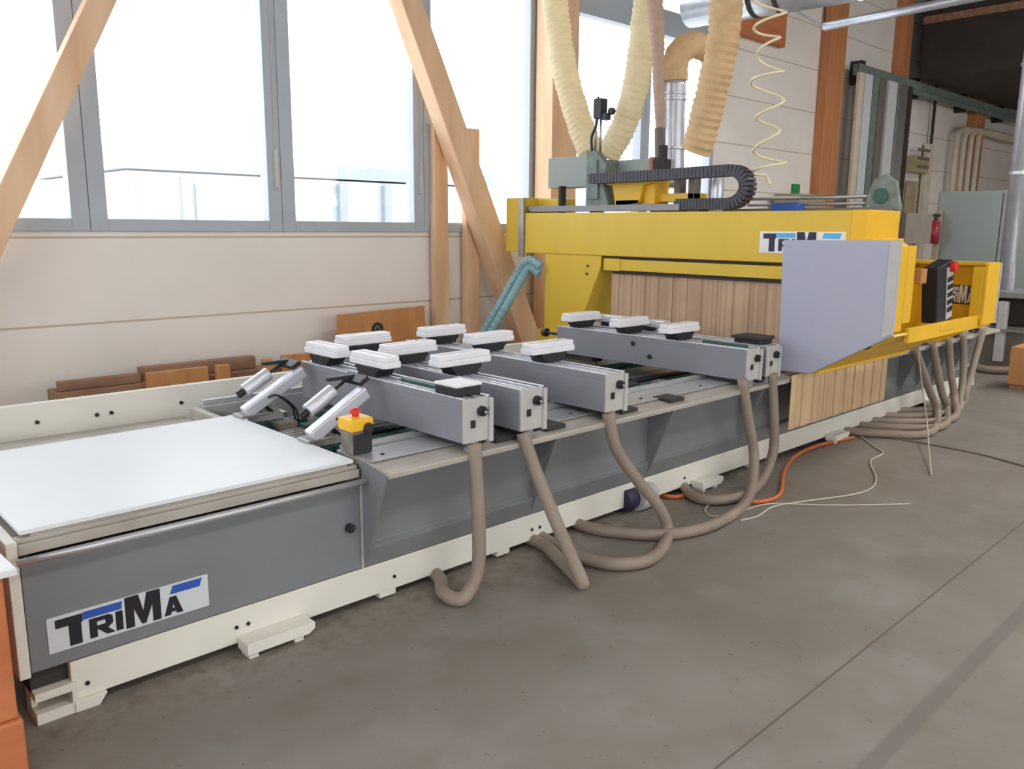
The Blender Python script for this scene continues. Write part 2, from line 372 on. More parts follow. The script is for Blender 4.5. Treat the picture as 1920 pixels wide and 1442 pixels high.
# beige tray rim and white laminate sheet
b = MB(); b.box(.60, 1.925, YF-.004, YF+.03, .615, .652); b.box(.60, 1.925, YF+.012, YF+.05, .652, .668)
b.box(.60, .64, YF+.03, 4.7, .60, .652); b.box(1.88, 1.925, YF+.03, 4.7, .56, .652)
bpart(b, 'tray_rim', 'ledge', .003)
b = MB(); b.box(.64, 1.92, 4.2, YB-.12, .50, .57); bpart(b, 'rear_shelf', 'ledge', .003)
MB().box(.645, 1.88, YF+.02, 4.18, .64, .678).build('tray_sheet_support', 'ledge', bed, .002)
# rear rail, off-white with bolts
b = MB(); b.box(.60, 5.3, YB-.06, YB-.01, .50, .742)
bpart(b, 'rear_rail', 'cream')
for px, py in ((70, 792), (182, 778), (209, 774), (340, 755), (457, 737)):
    p = P(px, py, y=YB-.065); bpart(MB().cyl((p.x, YB-.07, p.z), (p.x, YB-.055, p.z), .011, 10), 'rail_bolt', 'black', 0)
# main section front cladding: two-tone grey sheet with fold
def clad(x0, x1):
    b = MB(); b.prism([(YF+.0, .19), (YF-.03, .285), (YF-.005, .30), (YF-.005, .66), (YF+.03, .66), (YF+.03, .19)], 'x', x0, x1); return b
bpart(clad(1.94, XE), 'front_cladding', 'grey', .002)
# overhanging ledge
LY = 2.80
b = MB()
b.prism([(LY, .645), (LY, .665), (LY+.006, .672), (YF-.02, .688), (YF+.14, .69), (YF+.14, .66), (YF-.006, .655)], 'x', 1.945, XE)
bpart(b, 'front_ledge', 'ledge', .002)
bpart(MB().box(1.95, XE, 2.935, YF+.138, .689, .695), 'ledge_inner_plate', 'rail', .001)
for i in range(6): bpart(MB().cyl((2.05+i*.62, 3.0, .694), (2.05+i*.62, 3.0, .699), .010, 10), 'plate_bolt', 'dark', 0)
def gusset(x):
    g = MB(); g.prism([(LY+.005, .655), (YF-.001, .685), (YF-.001, .20), (YF-.04, .27)], 'x', x, x+.008); return g
for x in (1.936, 2.98, 3.98, 5.0, 7.7, 8.1, 8.5, 8.95): bpart(gusset(x), 'gusset', 'grey', 0)
# inner guide rails, toothed rack, cross girders, cable carrier in the trough
b = MB(); b.box(1.95, XE, YF+.14, YF+.22, .60, .69); b.box(1.95, XE, YF+.16, YF+.195, .69, .715)
bpart(b, 'front_guide_rail', 'rail', .002)
b = MB()
for i in range(160): b.box(1.99+i*.03, 2.006+i*.03, YF+.215, YF+.24, .66, .70)
b.box(1.95, 6.9, YF+.215, YF+.24, .62, .66)
bpart(b, 'toothed_rack', 'steel', 0)
b = MB(); b.box(1.95, XE, YB-.36, YB-.26, .50, .66); b.box(1.95, XE, YB-.33, YB-.29, .66, .69); bpart(b, 'rear_guide_rail', 'rail', .002)
for x in (2.05, 2.95, 3.9, 5.4, 6.6): bpart(MB().box(x, x+.10, YF+.26, YB-.37, .50, .60), 'cross_girder', 'ledge', .003)
for k, (y, m_) in enumerate(((3.40, 'dkgreen'), (3.52, 'black'), (4.05, 'dkgreen'))):
    t = MB()
    for i in range(100):
        x = 2.0+i*.05
        t.box(x, x+.042, y, y+.07, .60+.004*(i % 2), .65)
    bpart(t, 'cable_carrier', m_, 0)
b = MB()
for k in range(7):
    y = 3.66+k*.045
    b.tube(spline([(2.0, y, .615), (2.7, y+.03*math.sin(k), .63), (3.6, y-.03, .612), (4.6, y+.02*math.cos(k*2), .63), (5.6, y, .615)], 6), .012, 7)
bpart(b, 'air_lines', 'steel', 0, smooth=True)
for k in range(34):
    x = random.uniform(3.7, 5.5) if k % 3 else random.uniform(2.0, 2.3); y = random.uniform(3.3, 4.4)
    bpart(MB().box(x, x+random.uniform(.05, .12), y, y+random.uniform(.05, .1), .60, .60+random.uniform(.03, .09)), 'clamp_block', ('black', 'dkgreen', 'steel', 'bedin')[k % 4], .004)
# clamp plates where the consoles sit on the ledge
for x in (2.60, 2.95, 3.55, 4.0, 5.0): bpart(MB().box(x, x+.14, LY+.05, YF-.02, .675, .699), 'stop_plate', 'dark', 0)
# bed end at far right
bpart(MB().box(XE, XE+.03, YF+.01, YB, .04, .69), 'far_end_plate', 'grey')
# ------------------------------------------------------------------ lettering (built from plain polygons)
def letter_polys():
    """letter outlines as fractions of the plate width and height"""
    T = [[(.045, .66), (.20, .66), (.20, .90), (.045, .90)], [(.118, .07), (.190, .07), (.190, .70), (.118, .70)]]
    R = [[(.235, .10), (.280, .10), (.280, .66), (.235, .66)], [(.275, .54), (.350, .54), (.350, .66), (.275, .66)], [(.330, .34), (.375, .38), (.375, .60), (.352, .66), (.330, .58)],
         [(.275, .30), (.350, .30), (.375, .40), (.340, .42), (.275, .42)], [(.285, .31), (.338, .31), (.385, .10), (.335, .10)]]
    I = [[(.392, .10), (.435, .10), (.435, .66), (.392, .66)]]
    Mm = [[(.452, .06), (.505, .06), (.505, .98), (.452, .98)], [(.622, .06), (.675, .06), (.675, .98), (.622, .98)],
          [(.505, .98), (.538, .98), (.5635, .45), (.5635, .08), (.550, .08), (.505, .60)], [(.622, .98), (.589, .98), (.5635, .45), (.5635, .08), (.577, .08), (.622, .60)]]
    A = [[(.695, .08), (.737, .08), (.7575, .40), (.7575, .62), (.736, .62)], [(.820, .08), (.778, .08), (.7575, .40), (.7575, .62), (.779, .62)], [(.742, .16), (.773, .16), (.766, .27), (.749, .27)]]
    return T+R+I+Mm+A
STRIPES = [[(.202, .70), (.430, .70), (.438, .92), (.202, .92)], [(.740, .70), (.940, .70), (.960, .94), (.760, .94)]]
def sign(parent, name, org, ux, uz, nrm, width, height, plate, ink, blue):
    """plate with letters; org = lower left corner; ux right, uz up, nrm out of the wall"""
    org, ux, uz, nrm = Vector(org), Vector(ux), Vector(uz), Vector(nrm)
    pl = MB(); pl.obox(org+ux*width/2+uz*height/2+nrm*.001, ux, uz, nrm, (width/2, height/2, .0015))
    plo = pl.build(name, plate, parent)
    def conv(poly, t):
        vs = [org+ux*(width*u)+uz*(height*v)+nrm*.0026 for u, v in poly]
        return vs+[v+nrm*t for v in vs]
    def mesh(polys, nm, mm, t):
        b = MB()
        for i_, p in enumerate(polys):
            n_ = len(p); b.add(conv(p, t+.00006*i_), [tuple(range(n_)), tuple(range(2*n_-1, n_-1, -1))]+[(i, (i+1) % n_, n_+(i+1) % n_, n_+i) for i in range(n_)])
        b.build(nm, mm, plo)
    mesh(letter_polys(), 'lettering', ink, .0012)
    for st in STRIPES: mesh([st], 'blue_stripe', blue, .0009)
    return plo
sign(bed, 'name_sign', (.66, YF-.001, .240), (1, 0, 0), (0, 0, 1), (0, -1, 0), .565, .130, 'signs', 'ink', 'blue')
# white laminate sheet lying in the tray
tag(MB().box(.612, 1.905, YF+.012, 4.18, .680, .696).build('laminate_sheet', 'white', None, .002), 'large white laminated sheet lying flat in the near tray of the machine bed', 'board')
# ------------------------------------------------------------------ tilting supports at the tray edge
sup_lab = ['tilted aluminium support arm nearer the rear rail, rising from the white sheet', 'tilted aluminium support arm beside the yellow emergency stop box']
for i, (y, tx, tz, lx, lz) in enumerate(((4.10, 2.28, .905, 1.93, .715), (3.42, 2.24, .895, 1.93, .715))):
    r = thing('tilting_support', (lx, y, lz), sup_lab[i], 'support arm', 'tilted support arms')
    d = (Vector((tx, y, tz))-Vector((lx, y, lz))).normalized(); up = Vector((-d.z, 0, d.x))
    a = MB(); a.obox((Vector((lx, y, lz))+Vector((tx, y, tz)))/2, d, (0, 1, 0), up, ((Vector((tx, y, tz))-Vector((lx, y, lz))).length/2, .036, .032)); a.build('profile_arm', 'alu', r, .01)
    a = MB(); a.box(lx-.04, lx+.10, y-.05, y+.055, .697, .712); a.build('foot_plate', 'steel', r, .003)
    c0 = Vector((lx+.07, y+.14, lz+.09)); a = MB(); a.cyl(c0, c0+d*.17, .038, 16); a.build('air_cylinder', 'alu', r, .004, smooth=True)
    a = MB(); a.cyl(c0+d*.16, c0+d*.30, .009, 8); a.obox(c0+d*.28+Vector((0, -.05, .0)), d, (0, 1, 0), up, (.03, .09, .012)); a.build('hinge_bracket', 'black', r, .003)
    a = MB(); a.cyl(c0-d*.04, c0, .02, 10); a.build('cylinder_foot', 'black', r)
    a = MB()
    a.obox(c0+d*.26+Vector((-.05, -.03, .02)), (1, 0, 0), (0, 1, 0), (0, 0, 1), (.08, .012, .01))
    a.build('hinge_lever', 'black', r, .003)
    a = MB()
    a.prism([(lx+.02, .60), (lx+.25, .60), (lx+.25, .66), (lx+.17, .76), (lx+.05, .72)], 'y', y+.035, y+.05); a.build('side_cheek', 'endplate', r, .003)
    a = MB(); 
    for s_ in (.0, .035): a.tube(spline([(lx+.16, y+.03-s_, .70), (lx+.11, y+.02-s_, .76), (lx+.16, y-.02-s_, .80), (lx+.26, y-.03-s_, .72), (lx+.28, y-.03-s_, .63)], 6), .006, 6)
    a.build('hose', 'black', r, smooth=True)
# ------------------------------------------------------------------ emergency stop box
e = thing('emergency_stop_box', (1.98, 3.12, .697), 'yellow emergency stop box with red button at the corner of the white sheet', 'emergency stop')
MB().box(1.935, 2.035, 3.06, 3.16, .696, .80).build('pedestal', 'bedin', e, .004)
MB().box(1.937, 2.033, 3.053, 3.061, .70, .79).build('switch_plate', 'black', e, .002)
MB().box(1.925, 2.045, 3.05, 3.17, .80, .862).build('housing', 'ylwplastic', e, .014, seg=3)
MB().cyl((1.985, 3.11, .862), (1.985, 3.11, .88), .016, 14).dome((1.985, 3.11, .88), .027, .022).build('red_button', 'red', e, .002, smooth=True)
MB().cyl((2.01, 3.035, .815), (2.01, 3.06, .815), .024, 14).build('cable_gland', 'black', e, .003)
# ------------------------------------------------------------------ consoles
def console(L):
    r = thing('console_beam', (0, 0, 0), '', 'console beam')
    w = .165; z0, z1 = .725, .930
    b = MB(); b.box(0, w, .012, L, z0, z1-.035)
    b.box(0, .014, .012, L, z1-.035, z1); b.box(w-.014, w, .012, L, z1-.035, z1)
    b.build('beam_body', 'grey2', r, .002)
    b = MB(); b.box(.045, .058, .02, L-.01, z1-.035, z1+.001); b.box(w-.058, w-.045, .02, L-.01, z1-.035, z1+.001)
    b.build('top_rails', 'alu', r, .001)
    MB().box(0, .017, .012, L, z1, z1+.003).build('edge_strip', 'pad', r); MB().box(w-.017, w, .012, L, z1, z1+.003).build('edge_strip', 'pad', r)
    b = MB(); b.box(-.002, w-.02, 0, .012, z0, z1+.001); b.box(w-.02, w+.006, -.010, .012, z0-.01, z1-.008); b.build('end_plate', 'endplate', r, .002)
    b = MB(); b.cyl((.10, -.022, z1-.062), (.10, 0, z1-.062), .024, 18); b.cyl((.10, -.034, z1-.062), (.10, -.022, z1-.062), .014, 12); b.build('clamp_knob', 'black', r, .002)
    MB().cyl((.10, -.037, z1-.062), (.10, -.034, z1-.062), .006, 10).build('knob_cap', 'alu', r)
    MB().box(.038, .062, -.008, 0, z1-.135, z1-.10).build('switch', 'black', r, .002)
    MB().box(.03, w-.01, .03, .30, z0-.025, z0).build('carriage_clamp', 'dark', r, .002)
    MB().box(.02, w-.02, L-.35, L-.05, z0-.045, z0).build('rear_carriage', 'dark', r, .002)
    MB().cyl((.07, .035, z0-.05), (.07, .035, z0-.0), .034, 14).build('hose_socket', 'grey2', r, .003)
    return r
cons = [(2.360, 1.45, 'grey console beam nearest the camera, beside the tilted arms'),
        (2.718, 1.80, 'grey console beam second from the tray, close beside the nearest one'),
        (3.350, 1.80, 'grey console beam in the middle of the bed with a bare channelled near end'),
        (4.758, 1.70, 'grey console beam near the gantry with bolt heads on its long side'),
        (5.000, 1.70, 'console beam mostly hidden beside the light grey guard')]
for i, (x, L, lab) in enumerate(cons):
    c = console(L); c.location = (x, 2.80, 0); c['label'] = lab; c['group'] = 'console beams across the machine bed'
    if i == 3:
        for px, py in ((1187, 644), (1218, 669)):
            p = P(px, py, x=x-.001); MB().cyl((x-.008, p.y, p.z), (x+.004, p.y, p.z), .018, 12).build('side_bolt', 'black', c)
        b = MB(); b.cyl((x+.05, 4.50, .86), (x+.05, 4.66, .86), .012, 10); b.cyl((x+.05, 4.66, .86), (x+.05, 4.70, .86), .035, 16); b.build('end_knob', 'black', c, .003)
# green-topped slide strips
tag(MB().box(4.83, 4.855, 2.86, 3.2, .931, .945).build('sealing_strip', 'dkgreen', None), 'green sealing strip lying on the console beam beside the guard', 'strip')
tag(MB().box(2.43, 2.455, 3.02, 3.38, .931, .944).build('sealing_strip', 'dkgreen', None), 'green sealing strip lying on the console beam nearest the camera', 'strip')
# ------------------------------------------------------------------ suction pods
def pod(L, Wd):
    r = thing('suction_pod', (0, 0, 0), '', 'suction pod')
    b = MB(); b.prism([(-.078, 0), (.078, 0), (.085, .02), (.105, .035), (.105, .052), (-.105, .052), (-.105, .035), (-.085, .02)], 'y', -.055, .055); b.build('pod_base', 'black', r, .004)
    b = MB(); hx, hy = L/2, Wd/2
    pts = [(-hx, -hy+.015), (-hx+.015, -hy), (hx-.015, -hy), (hx, -hy+.015), (hx, hy-.015), (hx-.015, hy), (-hx+.015, hy), (-hx, hy-.015)]
    b.prism(pts, 'z', .052, .084); b.prism([(x*.98, y*.86) for x, y in pts], 'z', .084, .112); b.build('pad_top', 'pad', r, .005)
    b = MB(); b.box(-hx+.03, hx-.03, -.012, .012, .1115, .1135); b.build('seal_groove', 'endplate', r)
    return r
pods = [('A', 2.425, 4.07, 1), ('B', 2.425, 3.60, 1), ('C', 2.83, 4.32, 0), ('D', 2.81, 3.83, 0), ('E', 2.79, 3.34, 0), ('F', 3.455, 4.33, 0), ('G', 3.465, 3.87, 0), ('H', 3.445, 3.33, 0), ('J', 4.86, 4.34, 0), ('K', 4.86, 3.86, 0), ('L', 4.84, 3.40, 0)]
plab = dict(A='rear of the two white suction pods turned along the nearest console beam', B='front of the two white suction pods turned along the nearest console beam',
            C='rearmost white suction pod on the second console, in front of the orange plywood', D='middle white suction pod on the second console from the tray',
            E='white suction pod nearest the camera on the second console', F='rearmost white suction pod on the middle console, below the leaning studs',
            G='middle white suction pod on the middle console beam', H='front white suction pod on the middle console beam, above its bare channel',
            J='rearmost suction pod on the console before the strip curtain, by the yellow leg', K='middle suction pod on the console before the strip curtain', L='front suction pod on the console before the strip curtain')
for (k, x, y, turn) in pods:
    q = pod(.335 if turn else .365, .115); q.location = (x, y, .934); q.rotation_euler.z = PI/2+.0 if turn else random.uniform(-.03, .03)
    q['label'] = plab[k]; q['group'] = 'white suction pods on the console beams'
q = thing('suction_pod', (2.44, 2.93, .931), 'low square suction pod with flat white plate at the near end of the nearest console', 'suction pod')
MB().box(2.365, 2.515, 2.86, 3.02, .931, .975).build('pod_base', 'black', q, .006); MB().box(2.362, 2.518, 2.857, 3.023, .975, .988).build('pad_top', 'pad', q, .003)
q = thing('suction_pod', (5.08, 2.95, .931), 'dark suction pod without a white pad, half behind the light grey guard', 'suction pod')
MB().box(5.00, 5.16, 2.86, 3.06, .931, .965).build('pod_base', 'black', q, .006); MB().box(4.985, 5.175, 2.85, 3.07, .965, .985).build('pad_top', 'dark', q, .003)
q = thing('support_bar', (5.08, 4.0, .931), 'long pale blue-white support bar lying on the console behind the front pods', 'bar')
MB().box(5.04, 5.12, 3.68, 4.42, .965, 1.02).build('bar_body', 'alu', q, .006); MB().box(5.05, 5.11, 3.8, 3.9, .934, .965).build('bar_foot', 'black', q, .003); MB().box(5.05, 5.11, 4.2, 4.3, .934, .965).build('bar_foot', 'black', q, .003)
# ------------------------------------------------------------------ gantry
g = thing('gantry', (5.65, 4.0, .69), 'big yellow gantry bridge spanning the machine bed', 'gantry')
XG = 5.65
def gp(mb, name, m, bevel=.004, parent=None, **k): return mb.build(name, m, parent or g, bevel, **k)
b = MB(); b.box(XG, XG+.5, 2.60, 5.80, 1.455, 1.83); gp(b, 'bridge_beam', 'yellow', .008)
b = MB(); b.box(XG-.004, XG+.52, 2.49, 2.60, 1.55, 1.832); b.box(XG-.01, XG+.5, 2.44, 2.60, 1.44, 1.64); gp(b, 'beam_end_cap', 'yellow2', .004)
b = MB(); b.box(XG, XG+.45, 5.83, 6.06, 1.46, 1.975); b.box(XG+.2, XG+.45, 5.55, 5.83, 1.83, 1.965); gp(b, 'drive_cover', 'yellow', .006)
b = MB(); b.box(XG-.02, XG, 5.80, 5.87, 1.42, 1.97); gp(b, 'cable_conduit', 'steel', .002)
b = MB(); b.prism([(5.53, 1.455), (4.84, 1.455), (4.84, 1.36), (5.04, .90), (5.12, .72), (5.12, .03), (5.53, .03)], 'x', XG+.01, XG+.46); gp(b, 'rear_leg', 'yellow', .006)
b = MB(); b.box(XG+.0, XG+.5, 5.02, 5.60, .60, .74); gp(b, 'rear_leg_foot', 'yellow', .006)
gp(MB().cyl((XG-.0, 4.99, 1.36), (XG+.02, 4.99, 1.36), .011, 10), 'leg_bolt', 'black', 0); gp(MB().cyl((XG, 5.0, 1.29), (XG+.02, 5.0, 1.29), .011, 10), 'leg_bolt', 'black', 0)
b = MB(); b.box(XG+.12, XG+.45, YF-.03, YF+.10, .70, 1.455); gp(b, 'front_leg', 'yellow2', .005)
b = MB(); b.box(XG+.03, XG+.42, 2.98, 4.84, 1.43, 1.456); gp(b, 'lower_slot', 'dark', 0)
b = MB(); b.box(XG+.01, XG+.2, 2.96, 4.80, 1.335, 1.430); b.box(XG+.0, XG+.2, 4.62, 4.80, 1.33, 1.435); gp(b, 'lower_rail', 'yellow', .004)
b = MB(); b.box(XG+.03, XG+.16, 2.96, 4.72, 1.305, 1.335); gp(b, 'curtain_track', 'dark', 0)
# strip curtains
b = MB(); y = 2.95; i = 0
while y < 4.72:
    b.box(XG+.05+.006*(i % 2), XG+.054+.006*(i % 2), y, y+.078, .735+.004*(i % 3), 1.31); y += .0714; i += 1
gp(b, 'strip_curtain', 'curtain', 0)
b = MB(); x = P(1481, 760, y=2.78).x; i = 0
xe = P(1663, 700, y=2.78).x; zb = (P(1480, 804, y=2.78).z+P(1660, 750, y=2.78).z)/2
while x < xe:
    b.box(x, min(x+.09, xe), 2.778+.006*(i % 2), 2.782+.006*(i % 2), zb, .70); x += .0833; i += 1
gp(b, 'side_strip_curtain', 'curtain2', 0)
b = MB(); b.box(5.46, xe, 2.79, 2.81, .70, .73); gp(b, 'side_curtain_track', 'yellow2', .003)
# guard
outline = [(2.965, 1.625), (2.16, 1.635), (2.16, 1.03), (2.69, .715), (2.94, .705)]
b = MB(); b.prism(outline, 'x', 5.40, 5.43); gd = gp(b, 'side_guard', 'guard', .008)
b = MB(); b.prism([(2.95, 1.615), (2.20, 1.622), (2.17, 1.60), (2.17, 1.05), (2.66, .75), (2.93, .72)], 'x', 5.43, 5.56)
b.prism([(2.9, 1.590), (2.165, 1.600), (2.165, 1.10), (2.6, .85), (2.9, .85)], 'x', 5.56, 5.68); gp(b, 'guard_housing', 'yellow2', .005)
# sloped belly plate, outer rail, second guard
def quad_slab(a, b_, x0, x1, t):
    s_ = MB(); s_.prism([a, b_, (b_[0]+.01, b_[1]+t), (a[0]+.01, a[1]+t)], 'x', x0, x1); return s_
gp(quad_slab((2.69, .712), (2.30, .940), 5.44, 6.95, .012), 'belly_plate', 'yellow2', 0)
gp(MB().prism([(2.165, 1.045), (2.225, 1.01), (2.225, 1.628), (2.165, 1.629)], 'x', 5.396, 5.4005), 'lit_fold_strip', 'endplate', 0)  # flat pale strip paints the light caught by the guard's rounded fold
gp(MB().box(5.445, 6.95, 2.655, 2.668, .713, .765), 'lower_lip', 'yellow2', 0)
gp(quad_slab((2.34, .915), (2.16, 1.022), 5.44, 7.27, .012), 'belly_plate', 'yellow2', 0)
b = MB(); b.box(5.66, 7.27, 2.155, 2.185, .960, 1.06); gp(b, 'outer_rail', 'yellow2', .004)
b = MB(); b.prism([(2.95, 1.455), (2.14, 1.455), (2.14, 1.00), (2.5, .80), (2.95, .72)], 'x', 7.20, 7.26); gp(b, 'rear_guard', 'yellow2', .004)
b = MB(); b.box(6.98, 7.26, 2.125, 2.15, .985, 1.46); b.box(6.98, 7.0, 2.15, 2.23, 1.03, 1.43); gp(b, 'rear_guard_flange', 'yellow2', .004)
b = MB(); b.box(7.26, 7.29, 2.12, 2.95, .98, 1.455); gp(b, 'rear_guard_shell', 'guard', .004)
b = MB(); b.box(7.05, 7.26, 2.15, 2.95, 1.435, 1.46); gp(b, 'rear_guard_top', 'yellow', .003)
gp(MB().box(5.68, 6.45, 2.70, 2.74, .76, 1.40), 'shade_bounce_wall', 'dark', .003); gp(MB().box(6.45, 7.2, 2.70, 2.74, .76, 1.40), 'shade_bounce_wall', 'yellow2', .003)  # one wall split: dark part paints interior shade, yellow part added for bounce light
sign(g, 'name_sign', (XG-.001, 3.288, 1.525), (0, -1, 0), (0, 0, 1), (-1, 0, 0), .655, .158, 'signw', 'navy', 'sky')
sign(g, 'rear_name_sign', (7.198, 2.50, 1.12), (0, -1, 0), (0, 0, 1), (-1, 0, 0), .26, .15, 'signd', 'signw', 'signs')
# tray and energy chain on top
b = MB(); b.prism([(5.80, 1.865), (5.74, 1.84), (4.05, 1.84), (4.05, 1.893), (5.80, 1.893)], 'x', XG+.03, XG+.17); gp(b, 'chain_tray', 'grey2', .003)
b = MB(); cy, cz, rad = 3.62, 2.015, .125
path = []
for i in range(16): path.append((4.10-(4.10-cy)*i/16, cz-rad))
for i in range(15): a = -PI/2-PI*i/14; path.append((cy+rad*math.cos(a)*1.15, cz+rad*math.sin(a)))
for i in range(1, 40): path.append((cy+(5.04-cy)*i/39, cz+rad-.015*math.sin(i/39*PI*.5)))
for i in range(len(path)-1):
    (y0, z0), (y1, z1) = path[i], path[i+1]
    L = math.hypot(y1-y0, z1-z0); d = Vector((0, (y1-y0)/L, (z1-z0)/L)); up = Vector((1, 0, 0)).cross(d)
    b.obox((XG+.10, (y0+y1)/2, (z0+z1)/2), d, (1, 0, 0), up, (L*.44, .058, .043)); b.obox((XG+.10, (y0+y1)/2, (z0+z1)/2), d, (1, 0, 0), up, (L*.56, .050, .034))
gp(b, 'energy_chain', 'chain', 0)
b = MB(); b.box(XG+.035, XG+.05, 4.1, 4.16, 1.86, 1.89); gp(b, 'chain_tag', 'signw', 0)
# rear guide bearing and rods on the far side of the bridge
p = P(1657, 368, x=6.25)
b = MB(); b.prism([(p.y+.13, 1.6), (p.y-.12, 1.6), (p.y-.14, 1.86), (p.y-.10, 2.04), (p.y-.02, 2.10), (p.y+.06, 2.06), (p.y+.10, 1.95)], 'x', 6.2, 6.25); gp(b, 'bearing_plate', 'green', .004)
b = MB(); b.cyl((6.185, p.y, p.z), (6.2, p.y, p.z), .055, 20); gp(b, 'bearing', 'dkgreen', .004)
b = MB(); b.cyl((6.22, p.y+.08, p.z-.0), (6.22, 3.75, p.z-.0), .016, 10); b.cyl((6.22, p.y+.08, p.z-.05), (6.22, 3.75, p.z-.05), .012, 10); gp(b, 'guide_rod', 'steel', 0, smooth=True)
q = P(1672, 400, x=6.5); q2 = P(1708, 432, x=6.5)
b = MB(); b.box(6.4, 6.9, q2.y, p.y-.05, 1.60, q.z); gp(b, 'motor_box', 'brownbox', .004)
b = MB(); b.box(6.15, 6.22, 2.55, 4.7, 1.8, 1.86); gp(b, 'rear_cable_tray', 'brownbox', .003)
q = P(1495, 378, x=6.2)
tag(MB().box(6.02, 6.14, q.y-.1, q.y+.13, 1.831, 1.90).build('plastic_crate', 'blue', None, .01), 'small blue plastic box lying on top of the gantry', 'box')
# ------------------------------------------------------------------ carriage and spindle head on the beam
h = thing('spindle_carriage', (5.95, 5.1, 1.831), 'green-grey tool carriage with electric box riding on top of the gantry', 'carriage')
b = MB(); a0 = P(1028, 297, x=5.9); a1 = P(1110, 350, x=5.9); b.box(5.9, 6.1, a1.y, a0.y, a1.z, a0.z); b.build('control_box', 'greyboard', h, .006)
b = MB(); b.box(6.05, 6.3, 4.55, 5.1, 2.16, 2.30); b.build('motor_block', 'greyboard', h, .006)
b = MB(); b.prism([(5.20, 1.88), (4.92, 1.88), (5.0, 2.1), (4.96, 2.25), (5.10, 2.38), (5.20, 2.38)], 'x', 5.84, 5.92)
b.box(5.92, 6.05, 5.0, 5.2, 1.88, 2.3); b.box(5.82, 5.84, 5.04, 5.16, 1.95, 2.10); b.box(5.82, 5.84, 5.06, 5.18, 2.16, 2.30); b.build('carriage_frame', 'green', h, .005)
MB().box(5.83, 5.9, 5.5, 5.53, 1.83, 2.08).build('box_stand', 'dark', h); MB().box(5.92, 6.1, 5.19, 5.22, 1.83, 2.08).build('box_stand', 'dark', h)
b = MB(); b.cyl((5.9, 5.15, 2.35), (5.9, 5.15, 2.72), .011, 8); b.cyl((5.9, 5.09, 2.35), (5.9, 5.09, 2.72), .011, 8); b.build('column', 'steel', h, smooth=True)
b = MB(); b.tube(spline([(5.88, 5.17, 2.38), (5.87, 5.17, 2.5), (5.87, 5.12, 2.60), (5.88, 5.11, 2.70)], 6), .012, 8); b.build('cable', 'black', h, smooth=True)
b = MB(); b.box(5.86, 5.95, 5.06, 5.15, 2.66, 2.83); b.box(5.87, 5.93, 5.00, 5.06, 2.64, 2.70); b.cyl((5.9, 4.985, 2.715), (5.94, 4.985, 2.715), .032, 12); b.cyl((5.9, 5.13, 2.83), (5.9, 5.13, 2.85), .012, 8); b.build('valve_head', 'black', h, .006)
b = MB(); b.prism([(4.98, 2.13), (4.45, 2.13), (4.45, 2.08), (4.56, 2.06), (4.60, 1.91), (4.86, 1.88), (4.90, 2.06), (4.98, 2.08)], 'x', 5.86, 5.96)
b.box(5.90, 6.1, 4.46, 4.58, 1.90, 2.12); b.box(5.95, 6.15, 4.1, 4.5, 1.92, 1.99); b.build('yellow_bracket', 'yellow2', h, .005)
b = MB(); b.box(5.86, 5.9, 4.60, 4.86, 1.88, 1.94); b.build('fixing_shoe', 'brownbox', h, .004); MB().box(5.95, 6.05, 4.1, 4.16, 1.832, 2.2).build('tool_mount', 'brownbox', h, .004); MB().box(6.0, 6.1, 4.28, 4.34, 1.832, 2.2).build('tool_mount', 'brownbox', h, .004)
b = MB(); b.cyl((6.1, 3.98, 1.832), (6.1, 3.98, 2.15), .06, 16); b.cyl((6.1, 3.98, 2.15), (6.1, 3.98, 2.2), .04, 16); b.cyl((6.1, 4.20, 1.832), (6.1, 4.20, 2.1), .045, 14); b.build('spindle_motors', 'galv', h, .006, smooth=True)
b = MB(); b.cyl((5.98, 4.56, 2.17), (5.98, 4.56, 2.30), .03, 12); b.build('copper_fitting', 'timber', h, .004)
b = MB(); b.box(5.96, 6.06, 4.42, 4.56, 2.19, 2.28); b.box(5.98, 6.06, 4.46, 4.50, 2.28, 2.40); b.build('hose_clamp_block', 'dark', h, .004)
# ------------------------------------------------------------------ big fabric ducts
def duct(name, pix, x, w, m, label, group=None, taper=None, ribstep=.055, depth=None):
    pts = [P(px, py, x=x+(depth[i] if depth else 0)) for i, (px, py) in enumerate(pix)]
    if pts[0].z > ZC-.05: pts[0].z = ZC-.05
    sp = spline(pts, 10); L = sum((sp[i+1]-sp[i]).length for i in range(len(sp)-1)); nn = int(L/ribstep)*2
    out = []; acc = 0; seg = 0; step = L/nn; d = 0; res = [sp[0]]; cur = sp[0]
    i = 0; need = step
    while i < len(sp)-1 and len(res) < nn+1:
        l_ = (sp[i+1]-cur).length
        if l_ >= need: cur = cur+(sp[i+1]-cur).normalized()*need; res.append(cur.copy()); need = step
        else: need -= l_; cur = sp[i+1]; i += 1
    rr = []
    for k in range(len(res)):
        t = k/(len(res)-1); base = w if taper is None else w*(1-t)+taper*t
        rr.append(base*(1.0 if k % 2 else .91)*(1+.02*math.sin(k*.7)+.02*random.uniform(-1, 1)))
    o = MB().tube(res, rr, 28).build(name, m, None)
    return tag(o, label, 'duct', group)
XD = 6.15
duct('extraction_duct', [(1020, -260), (1033, -100), (1040, 0), (1050, 80), (1063, 150), (1085, 225), (1110, 292)], XD, .128, 'duct', 'left cream ribbed duct curving down from the ceiling to the carriage', 'fabric extraction ducts over the gantry')
duct('extraction_duct', [(1225, -260), (1218, -60), (1210, 20), (1203, 90), (1190, 170), (1168, 240), (1140, 290)], XD+.05, .122, 'duct', 'second cream ribbed duct, curving in from the right to the carriage', 'fabric extraction ducts over the gantry')
